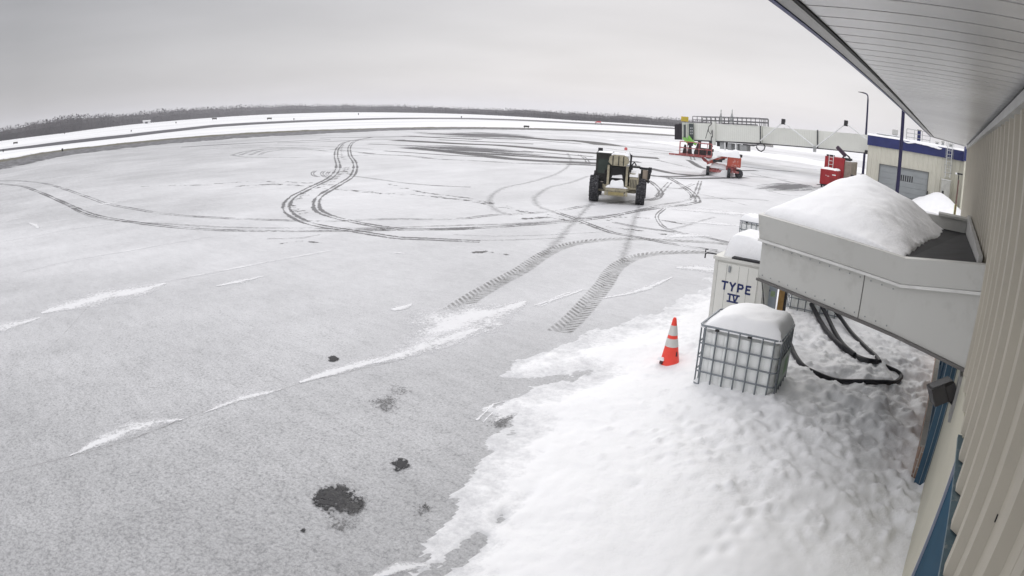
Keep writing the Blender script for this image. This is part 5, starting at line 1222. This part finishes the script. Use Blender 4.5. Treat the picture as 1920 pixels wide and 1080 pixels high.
# ================================================================== CONE
zc = bz(-4.15, 9.7); cp = onz(1256, 676, zc)
co = thing('traffic_cone', 'orange traffic cone with two white reflective collars sunk in the snow', 'traffic cone', cp, .3)
Hc = .73
def cr_at(z): return .155-(.155-.028)*z/Hc
b = MB(); b.lathe([(cr_at(-.06), -.06), (cr_at(.33), .33)]+[(cr_at(.62), .33+.29)]+[(cr_at(.71), .71), (.022, .73), (.02, .735)], (0, 0, 0), n=24); b.build('body', mat('cone_orange', (.85, .08, .055), .5, 0, .05, 5.), co, True)
b = MB(); b.box(-.19, .19, -.19, .19, -.09, -.061); b.build('foot', BLACK, co)
SILV = mat('reflective_white', (.60, .60, .57), .4, 0, .05, 9.)
for z0, z1 in ((.26, .395), (.45, .61)):
    b = MB(); b.lathe([(cr_at(z0)+.001, z0), (cr_at(z0)+.004, z0+.002), (cr_at(z1)+.004, z1-.002), (cr_at(z1)+.001, z1)], (0, 0, 0), n=24); b.build('collar', SILV, co, True)
b = MB(); b.xf = Matrix.Rotation(R(-38), 4, 'Z'); b.hull2([(cr_at(.1)-.012, -.03, .05), (cr_at(.1)+.004, -.03, .05), (cr_at(.1)+.004, .03, .05), (cr_at(.1)-.012, .03, .05)], [(cr_at(.19)-.012, .0, .19), (cr_at(.19)+.003, .0, .19), (cr_at(.19)+.003, .02, .19), (cr_at(.19)-.012, .02, .19)]); b.build('torn_patch', DARK, co)
sp = onz(1240, 678, zc); o = thing('snow_clump', 'small dark tipped lump poking from the snow left of the cone', 'lump', sp)
b = MB(); b.lathe([(.035, -.03), (.03, .02), (.012, .045)], (0, 0, 0), n=8); b.build('stub', mat('dark_brown_stub', (.10, .05, .05), .8), o, True); snow_lump(-.06, .05, -.04, .06, .03, .06, o, seed=1)

# ================================================================== HOSES
def hose(lab, pts, r, mode=0, gap=None):
    P = []
    for q in pts:
        x, y, lift = (q+(0,))[:3]
        zz = .36
        for _ in range(6):
            w3 = onz(x, y, zz); zz = bz(w3[0], w3[1])+lift
        P.append(Vector((w3[0], w3[1], zz+r*.45)))
    Q = [P[0]*2-P[1]]+P+[P[-1]*2-P[-2]]; o = []
    for i in range(1, len(Q)-2):
        for k in range(8):
            t = k/8; a, b_, c, d = Q[i-1:i+3]
            o.append(.5*((2*b_)+(c-a)*t+(2*a-5*b_+4*c-d)*t*t+(3*b_-a-3*c+d)*t**3))
    o.append(P[-1]); b = MB(); b.tube(o, r, 9); ob = b.build('hose', BLACK, None, True); tag(ob, lab, 'hose'); return ob
HL = ('black hose from under the canopy, outer strand ending at the tight bend', 'thin middle strand of black hose joining the outer strand in the snow', 'black hose strand nearest the wall running down to the tight bend', 'long black hose looping out from behind the nearest tank to the wall side')
hose(HL[0], [(1510, 552, .25), (1525, 580, .12), (1545, 615, .05), (1570, 645, .0), (1600, 668, .0), (1625, 678, .0), (1646, 681, .0)], .05)
hose(HL[1], [(1536, 566, .25), (1552, 598, .12), (1566, 628, .06), (1582, 652, .06), (1602, 667, .05)], .045)
hose(HL[2], [(1560, 578, .25), (1576, 598, .12), (1595, 624, .04), (1622, 653, .0), (1640, 668, .0), (1649, 680, .01)], .042)
hose(HL[3], [(1478, 640, .1), (1490, 668, .03), (1506, 690, -.01), (1530, 703, -.02), (1570, 710, -.035), (1620, 718, -.03), (1655, 722, -.005), (1678, 718, .0), (1689, 709, .0), (1682, 700, -.02), (1665, 692, -.03), (1640, 684, -.02)], .045)

# ================================================================== AIRFIELD LIGHTS AND SIGNS (far out on the white field)
def far_light(px, py, kind, lab):
    x, y, _ = onz(px, py)
    d = math.hypot(x, y); s = max(1., d/190)
    t = thing({'l': 'airfield_light', 's': 'airfield_sign'}[kind], lab, {'l': 'runway light', 's': 'runway sign'}[kind], (x, y, 0), 0, {'l': 'dark lights dotted over the white field', 's': 'dark signs on the white field'}[kind])
    if kind == 'l':
        b = MB(); b.lathe([(.12*s, 0), (.12*s, .22*s), (.17*s, .25*s), (.17*s, .42*s), (.08*s, .5*s)], (0, 0, 0), n=8); b.build('fixture', DARK, t)
    else:
        b = MB(); b.xf = Matrix.Rotation(-math.atan2(x, y), 4, 'Z'); b.box(-.7*s, .7*s, -.1, .1, .2*s, .62*s); b.build('board', mat('sign_black', (.05, .05, .04), .6), t)
        b = MB(); b.xf = Matrix.Rotation(-math.atan2(x, y), 4, 'Z')
        for q in (-.5, .5): b = MB(); b.xf = Matrix.Rotation(-math.atan2(x, y), 4, 'Z'); b.box((q-.06)*s, (q+.06)*s, -.05, .05, 0, .2*s); b.build('leg', DARK, t)
for (px, py), lb in zip(((6, 285), (121, 251), (117, 284), (246, 247), (330, 231.5), (551, 225), (672, 215.5), (865, 221)), ('dark field light at the far left frame edge beyond the taxiway',
    'small field light between woods and runway, above the left taxiway snow',
    'low field light on the snow strip between taxiway and runway at left',
    'field light just above the runway below the white hut',
    'field light right of the white hut at the foot of the woods',
    'field light directly right of the wide dark sign',
    'field light close to the woods in the middle of the horizon',
    'lone dark field light right of the middle of the horizon')): far_light(px, py, 'l', lb)
LS = {29: 'low dark sign nearest the left end of the bare runway', 402: 'small dark sign left of the paired ones on the field', 505: 'wide dark sign on the white field left of centre', 987: 'brownish low sign at the lip of the taxiway right of centre'}
for px, py in ((29, 270.5), (402, 225), (505, 224.5), (987, 240)): far_light(px, py, 's', LS[px])
x, y, _ = onz(1122, 234); t = thing('survey_marker', 'small red and white winged marker on the field left of the bridge cab', 'marker', (x, y, 0))
b = MB(); b.xf = Matrix.Rotation(-math.atan2(x, y), 4, 'Z'); b.hull2([(-1.6, -.2, .9), (-1.6, .2, .9), (-1.6, .2, 1.1), (-1.6, -.2, 1.1)], [(-.2, -.2, 1.0), (-.2, .2, 1.0), (-.2, .2, 1.7), (-.2, -.2, 1.7)]); b.box(-.19, 1.0, -.2, .2, 1.0, 1.6); b.build('board', mat('marker_red', (.5, .04, .06), .6), t)
b = MB(); b.xf = Matrix.Rotation(-math.atan2(x, y), 4, 'Z')
for q in (-1.4, 1.4): b = MB(); b.xf = Matrix.Rotation(-math.atan2(x, y), 4, 'Z'); b.tube([(q*.7, 0, 1.2), (q, 0, 0)], .09, 5); b.build('leg', DARK, t)
d_ = ray(275, 229); Rw = 520; q_ = Rw/math.hypot(d_[0], d_[1]); t = thing('field_hut', 'tiny white hut with a dark doorway at the foot of the woods', 'hut', (d_[0]*q_, d_[1]*q_, 0), R(70))
b = MB(); b.box(-3, 3, -2, 2, 0, 1.7); b.hull2([(-3.3, -2.3, 1.71), (3.3, -2.3, 1.71), (3.3, 2.3, 1.71), (-3.3, 2.3, 1.71)], [(-3.3, -.1, 2.6), (3.3, -.1, 2.6), (3.3, .1, 2.6), (-3.3, .1, 2.6)]); b.build('walls', mat('hut_white', (.66,)*3, .7), t)
b = MB(); b.box(-1.2, .9, -2.05, 2.05, 0, 1.35); b.build('doorway', DARK, t)

# ================================================================== HAZE
b = MB(); b.box(-1500, 1500, -900, 1500, -1.0, 26); hz_ = b.build('haze', bpy.data.materials.new('haze_air'))
hm = hz_.data.materials[0]; hm.use_nodes = True; t = hm.node_tree; t.nodes.clear()
vo = N(t, 'ShaderNodeVolumePrincipled'); vo.inputs['Density'].default_value = .00032; vo.inputs['Color'].default_value = (.9, .9, .95, 1); vo.inputs['Anisotropy'].default_value = 0.
t.links.new(vo.outputs[0], N(t, 'ShaderNodeOutputMaterial').inputs['Volume'])
tag(hz_, 'thin grey winter haze over the airfield', 'haze', kind='stuff')
